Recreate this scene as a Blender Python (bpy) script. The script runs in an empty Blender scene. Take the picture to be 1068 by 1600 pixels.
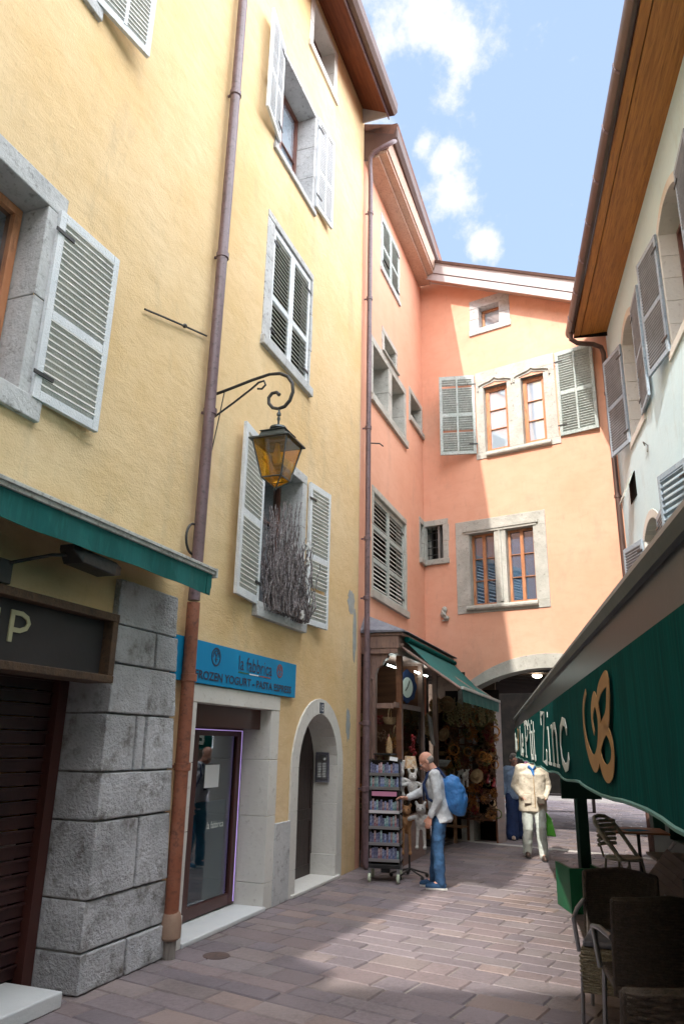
import bpy, math, random
from mathutils import Vector, Matrix
R_ = math.radians
random.seed(7)
SC = bpy.context.scene
COL = SC.collection

# ------------------------------------------------------------------ camera
cam_d = bpy.data.cameras.new('camera'); cam = bpy.data.objects.new('camera', cam_d); COL.objects.link(cam)
pit, rol = R_(17.43), R_(1.17)
Fv = Vector((0, math.cos(pit), math.sin(pit))); Uv = Vector((0, -math.sin(pit), math.cos(pit))); Xv = Vector((1, 0, 0))
X2 = Xv*math.cos(rol)+Uv*math.sin(rol); U2 = -Xv*math.sin(rol)+Uv*math.cos(rol)
cam.matrix_world = Matrix(((X2.x, U2.x, -Fv.x, 0), (X2.y, U2.y, -Fv.y, 0), (X2.z, U2.z, -Fv.z, 1.75), (0, 0, 0, 1)))
cam_d.sensor_fit = 'VERTICAL'; cam_d.sensor_height = 36; cam_d.lens = 1150/1600*36
cam_d.clip_start = .05; cam_d.clip_end = 500
SC.camera = cam
# ------------------------------------------------------------------ light
SUN_EL, SUN_HEAD = 43.0, 26.3          # elevation; compass heading in which shadows fall
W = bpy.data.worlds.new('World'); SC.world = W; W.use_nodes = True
nt = W.node_tree; nt.nodes.clear()
out = nt.nodes.new('ShaderNodeOutputWorld'); bg = nt.nodes.new('ShaderNodeBackground'); bg.inputs[1].default_value = .15
sky = nt.nodes.new('ShaderNodeTexSky'); sky.sky_type = 'NISHITA'; sky.sun_disc = False
sky.sun_elevation = R_(SUN_EL); sky.sun_rotation = R_(SUN_HEAD+180); sky.air_density = 1.0; sky.dust_density = .6; sky.ozone_density = 1.3
tc = nt.nodes.new('ShaderNodeTexCoord')
nz = nt.nodes.new('ShaderNodeTexNoise'); nz.inputs['Scale'].default_value = 15; nz.inputs['Detail'].default_value = 6; nz.inputs['Roughness'].default_value = .62
mp = nt.nodes.new('ShaderNodeMapping'); mp.inputs['Scale'].default_value = (1, .8, 1); mp.inputs['Location'].default_value = (3.3, 1.2, .4)
nt.links.new(tc.outputs['Generated'], mp.inputs[0]); nt.links.new(mp.outputs[0], nz.inputs[0])
acc = None
def mth(op, a, b=None, c=None):
    n = nt.nodes.new('ShaderNodeMath'); n.operation = op
    for i, v in enumerate((a, b, c)):
        if v is None: continue
        if isinstance(v, (int, float)): n.inputs[i].default_value = v
        else: nt.links.new(v, n.inputs[i])
    return n.outputs[0]
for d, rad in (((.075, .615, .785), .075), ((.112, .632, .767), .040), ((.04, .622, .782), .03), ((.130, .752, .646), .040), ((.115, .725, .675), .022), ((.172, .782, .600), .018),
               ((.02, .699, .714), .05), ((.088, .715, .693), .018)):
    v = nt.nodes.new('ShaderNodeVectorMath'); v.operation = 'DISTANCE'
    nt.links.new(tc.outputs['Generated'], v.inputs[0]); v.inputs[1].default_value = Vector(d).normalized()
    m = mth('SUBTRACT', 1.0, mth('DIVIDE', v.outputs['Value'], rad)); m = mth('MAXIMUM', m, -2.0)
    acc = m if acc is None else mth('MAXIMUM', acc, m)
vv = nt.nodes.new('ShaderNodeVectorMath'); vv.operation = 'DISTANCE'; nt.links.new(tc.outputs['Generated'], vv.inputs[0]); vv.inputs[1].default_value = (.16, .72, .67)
acc = mth('MAXIMUM', acc, mth('MINIMUM', mth('MULTIPLY', mth('SUBTRACT', vv.outputs['Value'], .42), 3.0), .55))  # cloud cover added outside the view to raise the fill light
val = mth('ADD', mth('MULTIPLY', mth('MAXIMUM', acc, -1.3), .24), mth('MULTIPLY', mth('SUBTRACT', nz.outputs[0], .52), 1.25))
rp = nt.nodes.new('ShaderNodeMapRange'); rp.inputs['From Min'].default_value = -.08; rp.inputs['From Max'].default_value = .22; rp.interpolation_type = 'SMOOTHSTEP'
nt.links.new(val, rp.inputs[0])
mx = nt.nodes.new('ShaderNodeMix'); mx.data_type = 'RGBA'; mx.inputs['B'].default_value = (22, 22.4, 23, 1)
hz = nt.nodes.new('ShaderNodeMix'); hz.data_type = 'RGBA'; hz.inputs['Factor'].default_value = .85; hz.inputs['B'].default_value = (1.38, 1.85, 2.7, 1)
cb = nt.nodes.new('ShaderNodeMix'); cb.data_type = 'RGBA'; cb.inputs['A'].default_value = (2.7, 2.75, 2.85, 1); cb.inputs['B'].default_value = (23, 23.4, 24, 1)  # dim colour for clouds in view, far brighter for the added unseen ones
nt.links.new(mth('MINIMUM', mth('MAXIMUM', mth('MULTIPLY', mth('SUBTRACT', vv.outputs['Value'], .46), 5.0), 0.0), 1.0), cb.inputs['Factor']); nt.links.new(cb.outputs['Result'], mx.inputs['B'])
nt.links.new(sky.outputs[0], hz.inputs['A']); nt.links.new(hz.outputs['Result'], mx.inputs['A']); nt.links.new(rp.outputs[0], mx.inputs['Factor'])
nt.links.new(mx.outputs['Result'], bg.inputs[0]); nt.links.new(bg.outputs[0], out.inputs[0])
sd = bpy.data.lights.new('sun', 'SUN'); sd.energy = 2.1; sd.angle = R_(.55); sd.color = (1, .945, .86)
so = bpy.data.objects.new('sun', sd); COL.objects.link(so)
dirv = Vector((math.sin(R_(SUN_HEAD))*math.cos(R_(SUN_EL)), math.cos(R_(SUN_HEAD))*math.cos(R_(SUN_EL)), -math.sin(R_(SUN_EL))))
so.rotation_euler = dirv.to_track_quat('-Z', 'Y').to_euler(); so.location = (0, 0, 30)
SC.view_settings.view_transform = 'Standard'; SC.view_settings.look = 'None'; SC.view_settings.gamma = 1
SC.view_settings.exposure = 1.44
SC.cycles.max_bounces = 7; SC.cycles.diffuse_bounces = 5; SC.cycles.glossy_bounces = 3; SC.cycles.transparent_max_bounces = 12

# ------------------------------------------------------------------ materials
def mat(name, c, c2=None, c3=None, s=3.0, s2=25.0, rough=.8, bump=.3, bs=None, metal=0.0, spec=.5, stretch=(1, 1, 1), streak=0.0, lo=.4, hi=.62, sp=.5, coat=0, emit=0, rnd=0, dist=.02):
    m = bpy.data.materials.new(name); m.use_nodes = True; t = m.node_tree; N = t.nodes; L = t.links
    b = N['Principled BSDF']; b.inputs['Roughness'].default_value = rough; b.inputs['Metallic'].default_value = metal
    b.inputs['Specular IOR Level'].default_value = spec; b.inputs['Coat Weight'].default_value = coat
    c = (*c, 1); b.inputs['Base Color'].default_value = c
    tc = N.new('ShaderNodeTexCoord'); mp = N.new('ShaderNodeMapping'); mp.inputs['Scale'].default_value = stretch
    L.new(tc.outputs['Object'], mp.inputs[0]); V = mp.outputs[0]
    cur = None
    def noise(sc, det=6, rg=.6):
        n = N.new('ShaderNodeTexNoise'); n.inputs['Scale'].default_value = sc; n.inputs['Detail'].default_value = det; n.inputs['Roughness'].default_value = rg
        L.new(V, n.inputs[0]); return n.outputs[0]
    def mix(fac, A, B):
        x = N.new('ShaderNodeMix'); x.data_type = 'RGBA'
        if isinstance(fac, float): x.inputs['Factor'].default_value = fac
        else: L.new(fac, x.inputs['Factor'])
        for k, v in (('A', A), ('B', B)):
            if isinstance(v, tuple): x.inputs[k].default_value = v
            else: L.new(v, x.inputs[k])
        return x.outputs['Result']
    def ramp(f, a, bb):
        r = N.new('ShaderNodeMapRange'); r.inputs['From Min'].default_value = a; r.inputs['From Max'].default_value = bb; L.new(f, r.inputs[0]); return r.outputs[0]
    cur = c
    if c2: cur = mix(ramp(noise(s), lo, hi), cur, (*c2, 1))
    if c3: cur = mix(ramp(noise(s2, 5, .7), sp, sp+.2), cur, (*c3, 1))
    if rnd:
        oi = N.new('ShaderNodeObjectInfo'); hs = N.new('ShaderNodeHueSaturation')
        a = N.new('ShaderNodeMath'); a.operation = 'MULTIPLY_ADD'; L.new(oi.outputs['Random'], a.inputs[0]); a.inputs[1].default_value = rnd; a.inputs[2].default_value = 1-rnd/2
        L.new(a.outputs[0], hs.inputs['Value'])
        if isinstance(cur, tuple): hs.inputs['Color'].default_value = cur
        else: L.new(cur, hs.inputs['Color'])
        cur = hs.outputs[0]
    if not isinstance(cur, tuple): L.new(cur, b.inputs['Base Color'])
    if bump:
        bp = N.new('ShaderNodeBump'); bp.inputs['Strength'].default_value = bump; bp.inputs['Distance'].default_value = dist
        L.new(noise(bs or s2, 4, .65), bp.inputs['Height']); L.new(bp.outputs[0], b.inputs['Normal'])
    if emit:
        b.inputs['Emission Color'].default_value = c; b.inputs['Emission Strength'].default_value = emit
    return m

def plaster(name, c, c2, c3, stain, streaks=.0, bstr=.055, edge=None):
    """lime render: broad tone drift, trowel marks, fine grain, sparse stains"""
    m = bpy.data.materials.new(name); m.use_nodes = True; t = m.node_tree; N = t.nodes; L = t.links
    b = N['Principled BSDF']; b.inputs['Roughness'].default_value = .9; b.inputs['Specular IOR Level'].default_value = .25
    tc = N.new('ShaderNodeTexCoord')
    def noise(sc, scale=(1, 1, 1), rot=(0, 0, 0), det=6, rg=.6, dst=0):
        mp = N.new('ShaderNodeMapping'); mp.inputs['Scale'].default_value = scale; mp.inputs['Rotation'].default_value = rot
        L.new(tc.outputs['Object'], mp.inputs[0])
        n = N.new('ShaderNodeTexNoise'); n.inputs['Scale'].default_value = sc; n.inputs['Detail'].default_value = det; n.inputs['Roughness'].default_value = rg; n.inputs['Distortion'].default_value = dst
        L.new(mp.outputs[0], n.inputs[0]); return n.outputs[0]
    def ramp(f, a, bb, to=1.0):
        r = N.new('ShaderNodeMapRange'); r.inputs['From Min'].default_value = a; r.inputs['From Max'].default_value = bb; r.inputs['To Max'].default_value = to; L.new(f, r.inputs[0]); return r.outputs[0]
    def mix(fac, A, B):
        x = N.new('ShaderNodeMix'); x.data_type = 'RGBA'; L.new(fac, x.inputs['Factor'])
        for k, v in (('A', A), ('B', B)):
            if isinstance(v, tuple): x.inputs[k].default_value = (*v, 1)
            else: L.new(v, x.inputs[k])
        return x.outputs['Result']
    cur = mix(ramp(noise(.55, det=4), .35, .68), c, c2)
    cur = mix(ramp(noise(3.0, (1, 1, 2.2), (0, R_(35), 0), 5, .7, .5), .45, .8, .5), cur, c3)
    cur = mix(ramp(noise(1.1, (1.4, 1, .55), det=6, rg=.72),   .55, .75, .5), cur, stain)
    cur = mix(ramp(noise(9, (3.5, 1, .35), det=5, rg=.7), .56, .76, streaks), cur, stain)
    L.new(cur, b.inputs['Base Color'])
    bp = N.new('ShaderNodeBump'); bp.inputs['Strength'].default_value = bstr*1.4; bp.inputs['Distance'].default_value = .004
    h = N.new('ShaderNodeMath'); h.operation = 'MULTIPLY_ADD'; h.inputs[1].default_value = 2.2
    L.new(noise(4.5, (1, 1, 1.8), (0, R_(35), 0), 4, .7, .3), h.inputs[0]); L.new(noise(60, det=3), h.inputs[2])
    L.new(h.outputs[0], bp.inputs['Height']); L.new(bp.outputs[0], b.inputs['Normal'])
    return m

def attr_mat(name, rough=.75, bump=.5, sc=22, grime=(.06, .05, .05), gf=.45, spec=.4):
    m = bpy.data.materials.new(name); m.use_nodes = True; t = m.node_tree; N = t.nodes; L = t.links
    b = N['Principled BSDF']; b.inputs['Roughness'].default_value = rough; b.inputs['Specular IOR Level'].default_value = spec
    a = N.new('ShaderNodeAttribute'); a.attribute_name = 'col'; tc = N.new('ShaderNodeTexCoord')
    n = N.new('ShaderNodeTexNoise'); n.inputs['Scale'].default_value = sc; n.inputs['Detail'].default_value = 8; n.inputs['Roughness'].default_value = .7; L.new(tc.outputs['Object'], n.inputs[0])
    n2 = N.new('ShaderNodeTexNoise'); n2.inputs['Scale'].default_value = 1.3; n2.inputs['Detail'].default_value = 5; L.new(tc.outputs['Object'], n2.inputs[0])
    mu = N.new('ShaderNodeMath'); mu.operation = 'MULTIPLY'; L.new(n.outputs[0], mu.inputs[0]); L.new(n2.outputs[0], mu.inputs[1])
    r = N.new('ShaderNodeMapRange'); r.inputs['From Min'].default_value = .2; r.inputs['From Max'].default_value = .42; r.inputs['To Max'].default_value = gf; L.new(mu.outputs[0], r.inputs[0])
    x = N.new('ShaderNodeMix'); x.data_type = 'RGBA'; L.new(r.outputs[0], x.inputs['Factor']); L.new(a.outputs['Color'], x.inputs['A']); x.inputs['B'].default_value = (*grime, 1)
    L.new(x.outputs['Result'], b.inputs['Base Color'])
    bp = N.new('ShaderNodeBump'); bp.inputs['Strength'].default_value = bump; bp.inputs['Distance'].default_value = .01; L.new(n.outputs[0], bp.inputs['Height']); L.new(bp.outputs[0], b.inputs['Normal'])
    rr = N.new('ShaderNodeMapRange'); rr.inputs['To Min'].default_value = rough-.2; rr.inputs['To Max'].default_value = min(1, rough+.15); L.new(n2.outputs[0], rr.inputs[0]); L.new(rr.outputs[0], b.inputs['Roughness'])
    return m

def glass_mat(name, tint, refl=.35, clear=False):
    m = bpy.data.materials.new(name); m.use_nodes = True; t = m.node_tree; N = t.nodes; L = t.links
    b = N['Principled BSDF']; b.inputs['Base Color'].default_value = (*tint, 1); b.inputs['Roughness'].default_value = .04; tm = .40 if clear else .95
    tc = N.new('ShaderNodeTexCoord'); n = N.new('ShaderNodeTexNoise'); n.inputs['Scale'].default_value = 1.7; n.inputs['Detail'].default_value = 1; L.new(tc.outputs['Object'], n.inputs[0])
    bp = N.new('ShaderNodeBump'); bp.inputs['Strength'].default_value = .12; bp.inputs['Distance'].default_value = .02; L.new(n.outputs[0], bp.inputs['Height'])
    g = N.new('ShaderNodeBsdfGlossy'); g.inputs['Roughness'].default_value = .02; g.inputs['Color'].default_value = (.9, .95, 1, 1); L.new(bp.outputs[0], g.inputs['Normal'])
    mx = N.new('ShaderNodeMixShader'); lw = N.new('ShaderNodeLayerWeight'); lw.inputs['Blend'].default_value = .45
    r = N.new('ShaderNodeMapRange'); r.inputs['To Min'].default_value = refl; r.inputs['To Max'].default_value = tm; L.new(lw.outputs['Fresnel'], r.inputs[0]); L.new(r.outputs[0], mx.inputs[0])
    if clear:
        tr = N.new('ShaderNodeBsdfTransparent'); tr.inputs['Color'].default_value = (*tint, 1); L.new(tr.outputs[0], mx.inputs[1])
    else: L.new(b.outputs[0], mx.inputs[1])
    L.new(g.outputs[0], mx.inputs[2]); L.new(mx.outputs[0], N['Material Output'].inputs[0])
    return m

M = dict(
 yellow=plaster('yellow_render', (.68, .475, .24), (.75, .575, .355), (.56, .375, .175), (.38, .30, .20), .30, .8),
 pink=plaster('salmon_render', (.69, .35, .235), (.74, .41, .29), (.62, .30, .20), (.46, .27, .20), .35, .16),
 blue=plaster('pale_blue_render', (.58, .76, .84), (.64, .80, .86), (.52, .70, .78), (.40, .45, .44), .35, .3),
 beige=plaster('beige_render', (.45, .38, .28), (.52, .45, .34), (.38, .31, .23), (.28, .24, .2), .3),
 stone=mat('weathered_limestone', (.43, .435, .44), (.53, .53, .53), (.17, .16, .15), sp=.54, s=2.6, s2=16, rough=.9, bump=.6, bs=28),
 pier=mat('grey_block_stone', (.38, .38, .395), (.66, .66, .69), (.15, .135, .12), sp=.51, lo=.38, hi=.66, s=1.5, s2=5, rough=.92, bump=1.0, bs=34, dist=.03),
 mortar=mat('dark_mortar', (.19, .18, .17), (.27, .26, .25), s=20, rough=.95, bump=.6),
 greystone=mat('grey_green_stone', (.38, .37, .33), (.47, .455, .41), (.20, .19, .165), sp=.56, s=3, s2=14, rough=.9, bump=.6),
 whitestone=mat('pale_limestone', (.60, .58, .54), (.66, .64, .60), (.40, .37, .33), sp=.58, s=1.1, s2=16, rough=.8, bump=.3),
 marble=mat('worn_white_marble', (.60, .62, .63), (.66, .67, .67), (.42, .43, .44), sp=.62, s=2, s2=24, rough=.5, bump=.2),
 shutter=mat('weathered_grey_white_paint', (.60, .63, .66), (.68, .70, .72), (.22, .20, .18), sp=.60, s=5, s2=30, rough=.7, bump=.45, bs=60),
 shutter2=mat('faded_grey_louvre_paint', (.58, .58, .55), (.66, .65, .61), (.26, .22, .19), sp=.60, s=4, s2=32, rough=.75, bump=.4, bs=60),
 gshutter=mat('grey_green_shutter_paint', (.33, .39, .37), (.42, .47, .45), (.2, .2, .18), s=5, s2=30, rough=.6, bump=.2),
 bshutter=mat('blue_grey_shutter_paint', (.27, .34, .42), (.33, .40, .47), (.18, .2, .23), s=5, s2=30, rough=.55, bump=.2),
 bslat=mat('brown_grey_slat_paint', (.20, .215, .24), (.26, .28, .31), s=5, rough=.6, bump=.2),
 purple=mat('purple_brown_metal', (.125, .075, .085), (.155, .10, .115), (.06, .04, .04), s=2, s2=20, rough=.42, bump=.1, spec=.6),
 rust=mat('terracotta_painted_iron', (.26, .085, .045), (.32, .12, .07), (.12, .05, .035), s=3, s2=22, rough=.6, bump=.25),
 clay=mat('clay_pipe_foot', (.33, .22, .16), (.28, .17, .12), s=5, rough=.8),
 zinc=mat('zinc_collar', (.4, .4, .4), rough=.45, metal=.7, bump=.1),
 iron=mat('black_iron', (.02, .02, .022), (.035, .033, .03), s=12, rough=.5, bump=.2),
 brownmetal=mat('dark_brown_gutter', (.075, .038, .03), (.095, .05, .04), s=3, rough=.45, bump=.1),
 redwood=mat('red_brown_soffit_wood', (.22, .065, .028), (.15, .04, .018), (.09, .025, .012), s=4, s2=14, stretch=(.35, 5, 5), rough=.6, bump=.2),
 orangewood=mat('orange_varnished_boards', (.50, .20, .04), (.36, .13, .025), (.20, .07, .015), s=5, s2=12, stretch=(.25, 4, 4), rough=.5, bump=.15),
 soffit=mat('beige_painted_boards', (.50, .35, .27), (.44, .30, .23), (.3, .2, .16), s=2, rough=.7, bump=.1),
 whitepaint=mat('white_fascia_paint', (.56, .53, .54), (.48, .45, .46), s=2, rough=.6, bump=.1),
 tile=mat('roof_tiles', (.20, .09, .06), (.12, .06, .045), s=4, rough=.8),
 slate=mat('grey_slate', (.10, .10, .13), (.16, .16, .19), s=8, rough=.5),
 orangeframe=mat('orange_wood_frame', (.44, .17, .07), (.52, .24, .12), (.25, .1, .05), s=6, s2=20, stretch=(1, 1, .3), rough=.55, bump=.1),
 brownframe=mat('red_brown_frame', (.16, .06, .04), (.11, .04, .03), s=6, rough=.5, bump=.1),
 darkwood=mat('dark_stained_door', (.035, .022, .02), (.055, .033, .028), (.02, .012, .01), s=3, s2=12, stretch=(4, 4, .3), rough=.55, bump=.35),
 greywood=mat('grey_weathered_wood', (.30, .27, .25), (.22, .19, .17), (.12, .1, .09), s=4, s2=15, stretch=(3, 3, .3), rough=.85, bump=.4),
 shopwood=mat('taupe_shopfront_wood', (.25, .155, .125), (.20, .12, .095), (.1, .06, .05), s=3, s2=15, stretch=(3, 3, .4), rough=.55, bump=.1),
 counter=mat('brown_varnished_panel', (.16, .065, .03), (.11, .04, .02), s=3, stretch=(.4, .4, 4), rough=.5, bump=.1),
 green=mat('teal_green_canvas', (.008, .115, .11), (.006, .09, .085), (.012, .14, .13), s=1.2, s2=9, stretch=(4, 4, .5), rough=.8, bump=.15, spec=.3),
 greend=mat('deep_green_canvas', (.0, .070, .064), (.0, .050, .048), (.0, .09, .082), s=1.6, s2=8, stretch=(5, 5, .35), rough=.9, bump=.15, spec=.06),
 hem=mat('pale_green_hem', (.10, .22, .2), rough=.8, bump=.1),
 greenpaint=mat('dark_green_paint', (.004, .035, .022), (.006, .045, .03), s=4, rough=.45, bump=.1),
 greenpanel=mat('bright_green_panel', (.004, .13, .05), (.005, .11, .045), s=4, rough=.5, bump=.1),
 rail=mat('off_white_aluminium', (.52, .52, .50), (.42, .42, .40), (.2, .19, .17), s=5, s2=30, rough=.45, bump=.1),
 greyrail=mat('grey_lacquered_aluminium', (.085, .10, .095), (.11, .125, .12), s=5, rough=.5, bump=.05, spec=.7),
 mirror=mat('polished_grey_cassette', (.05, .053, .06), (.07, .075, .08), s=.8, rough=.30, metal=.25, bump=.02, spec=.7),
 signdark=mat('black_brown_sign_panel', (.020, .017, .018), (.027, .023, .024), s=2, rough=.7, bump=.1),
 signframe=mat('rusty_sign_frame', (.055, .030, .016), (.085, .045, .022), (.025, .014, .008), s=6, s2=25, rough=.7, bump=.5),
 signtext=mat('pale_khaki_lettering', (.40, .38, .24), rough=.6, bump=.1),
 shopblue=mat('bright_blue_sign', (.008, .22, .44), (.01, .25, .48), s=1, rough=.65, bump=0, spec=.15),
 navy=mat('navy_print', (.006, .02, .055), rough=.5, bump=0),
 whiteprint=mat('white_print', (.75, .75, .75), rough=.6, bump=0),
 redprint=mat('dull_red_print', (.25, .07, .06), rough=.6, bump=0),
 greyprint=mat('grey_letters', (.62, .68, .64), rough=.7, bump=0),
 goldprint=mat('ochre_emblem_paint', (.42, .24, .085), (.36, .19, .06), s=4, rough=.6, bump=.05),
 marron=mat('maroon_panel', (.065, .02, .016), rough=.4, bump=.05),
 rshutter=mat('maroon_roller_slats', (.035, .012, .012), (.05, .018, .016), s=4, rough=.45, bump=.1),
 glass=glass_mat('dark_window_glass', (.015, .02, .028), .22),
 glassb=glass_mat('bright_window_glass', (.42, .52, .62), .40),
 glassc=glass_mat('blue_leaded_glass', (.05, .10, .17), .16),
 clear=glass_mat('clear_shop_glass', (.62, .64, .65), .10, True),
 amber=glass_mat('amber_lantern_glass', (.98, .68, .12), .06, True),
 teal=mat('teal_counter', (.0, .17, .21), rough=.6, bump=0),
 dark=mat('dark_interior_and_shade', (.010, .009, .008), (.016, .013, .011), s=4, spec=.05, rough=.95, bump=.1),
 interior=mat('brown_interior_and_shade', (.035, .018, .011), (.02, .011, .007), s=5, rough=.8, bump=.1),
 copper=mat('patinated_copper', (.055, .07, .075), (.09, .11, .12), s=9, rough=.35, metal=.5, bump=.2),
 tubelit=mat('lit_fluorescent_tube', (.85, 1, .95), emit=12, bump=0),
 lamplit=mat('lit_ceiling_bulb', (1, .86, .62), emit=14, bump=0),
 led=mat('lit_violet_led_strip', (.62, .45, 1), emit=.16, bump=0),
 twig=mat('dark_twig', (.09, .07, .07), (.19, .16, .16), (.46, .43, .44), s=14, s2=40, rough=.7, bump=.5),
 plast=mat('pale_grey_patch', (.36, .38, .38), (.30, .31, .30), s=9, rough=.9),
 stainm=mat('rust_stain', (.2, .11, .05), rough=.9),
 steel=mat('brushed_steel', (.35, .36, .38), rough=.3, metal=.9, bump=.05),
 caster=mat('pale_caster_rubber', (.5, .55, .42), rough=.5, bump=0),
 blackplastic=mat('black_plastic', (.012, .012, .013), rough=.45, bump=.05),
 rattan=mat('dark_brown_rattan', (.050, .038, .031), (.08, .06, .048), (.022, .016, .013), s=30, s2=90, rough=.5, bump=.6, bs=90),
 rattan2=mat('olive_straw_rattan', (.20, .17, .11), (.28, .24, .17), (.1, .08, .05), s=30, s2=90, rough=.6, bump=.6, bs=90),
 bistro=mat('cream_bistro_cane', (.66, .63, .50), (.72, .69, .56), (.42, .38, .28), s=6, s2=50, rough=.5, bump=.3),
 bistroframe=mat('grey_green_chair_frame', (.20, .19, .14), (.27, .25, .19), s=6, rough=.5, bump=.1),
 tablewood=mat('orange_table_wood', (.42, .19, .08), (.34, .15, .06), s=4, stretch=(.4, 4, 4), rough=.4, bump=.05),
 taupe=mat('taupe_slats', (.21, .165, .14), (.27, .21, .18), s=6, rough=.6, bump=.1),
 bench=mat('brown_bench_wood', (.24, .13, .065), (.17, .09, .045), s=4, stretch=(.4, 4, 4), rough=.6, bump=.15),
 mat_=mat('dark_door_mat', (.035, .03, .03), (.05, .045, .045), s=30, rough=.95, bump=.5),
 manhole=mat('iron_drain_cover', (.075, .05, .045), (.11, .07, .06), s=20, rough=.7, bump=.6),
 skin=mat('skin', (.56, .27, .19), (.62, .32, .23), s=14, rough=.5, bump=.1, bs=60),
 hairgrey=mat('short_grey_hair', (.30, .27, .25), (.20, .18, .16), s=40, rough=.8, bump=.5),
 jeans=mat('blue_denim', (.014, .05, .12), (.02, .075, .17), (.010, .03, .07), s=7, s2=30, rough=.85, bump=.35, bs=18),
 jacketw=mat('pale_grey_cotton', (.52, .55, .58), (.62, .64, .66), (.38, .4, .44), s=4, s2=10, rough=.85, bump=.5, bs=9),
 navycloth=mat('navy_cloth', (.012, .026, .08), (.016, .035, .11), s=8, rough=.9, bump=.4, bs=12),
 denimjacket=mat('light_denim', (.17, .24, .36), (.23, .31, .43), (.12, .17, .27), s=6, s2=20, rough=.85, bump=.45, bs=12),
 cream=mat('cream_jacket_cloth', (.54, .47, .36), (.62, .55, .44), (.38, .32, .24), s=5, s2=14, rough=.85, bump=.5, bs=10),
 paletr=mat('pale_mint_trousers', (.52, .57, .52), (.60, .63, .58), (.4, .43, .4), s=5, s2=14, rough=.85, bump=.4, bs=10),
 bagblue=mat('bright_blue_backpack', (.03, .16, .42), (.045, .20, .50), (.02, .1, .3), s=6, s2=18, rough=.6, bump=.4, bs=10),
 baggreen=mat('lime_green_bag', (.14, .62, .06), (.2, .7, .1), s=5, rough=.5, bump=.3),
 brownshoe=mat('brown_leather', (.07, .04, .03), rough=.4, bump=.05),
 beigeshoe=mat('beige_leather', (.5, .36, .27), rough=.5, bump=.05),
 darkcloth=mat('charcoal_cloth', (.02, .018, .022), rough=.9, bump=.2),
 plushw=mat('white_plush', (.58, .57, .55), (.48, .46, .44), s=30, s2=60, rough=1, bump=.8, bs=60),
 plushb=mat('tan_plush', (.38, .2, .09), (.3, .15, .07), s=30, s2=60, rough=1, bump=.8, bs=60),
 plushg=mat('grey_plush', (.33, .29, .3), (.26, .22, .23), s=30, s2=60, rough=1, bump=.8, bs=60),
 wicker=mat('pale_wicker', (.50, .34, .18), (.38, .24, .12), (.2, .12, .06), s=30, s2=80, rough=.8, bump=.6, rnd=.5),
 garlic=mat('dried_bulbs', (.34, .26, .14), (.24, .2, .08), s=20, rough=.7, rnd=.7),
 redorn=mat('dark_red_ornament', (.25, .012, .015), (.16, .01, .012), s=12, rough=.4, rnd=.5),
 ambero=mat('amber_dried_flowers', (.48, .22, .06), (.34, .13, .03), s=20, rough=.8, rnd=.9),
 browno=mat('brown_dried_stems', (.20, .10, .05), (.12, .06, .03), s=20, rough=.8, rnd=.9),
 oliveo=mat('olive_dried_leaves', (.19, .17, .06), (.12, .11, .04), s=20, rough=.8, rnd=.9),
 cards=mat('postcards_print', (.30, .30, .33), (.12, .10, .12), (.4, .28, .26), s=25, s2=60, rough=.4, bump=0, rnd=.4),
 paper=mat('white_paper', (.72, .73, .74), rough=.7, bump=0),
 pinkprint=mat('pink_card', (.55, .22, .35), rough=.6, bump=0),
 lampshade=mat('patchwork_shade', (.62, .4, .2), (.7, .62, .5), (.35, .12, .05), s=18, s2=26, rough=.8, bump=.1),
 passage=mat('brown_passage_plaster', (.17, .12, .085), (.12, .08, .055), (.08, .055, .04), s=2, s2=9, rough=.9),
 pave=attr_mat('porphyry_slabs', .62, .6, 24, (.07, .058, .06), .5, .35),
 joint=mat('pale_sand_joint', (.30, .27, .25), (.22, .19, .175), (.13, .11, .105), s=2.0, s2=30, rough=.95, bump=.5),
 gutterline=mat('pale_threshold_stone', (.52, .49, .46), (.44, .41, .38), s=5, rough=.8, bump=.3),
)

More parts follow.
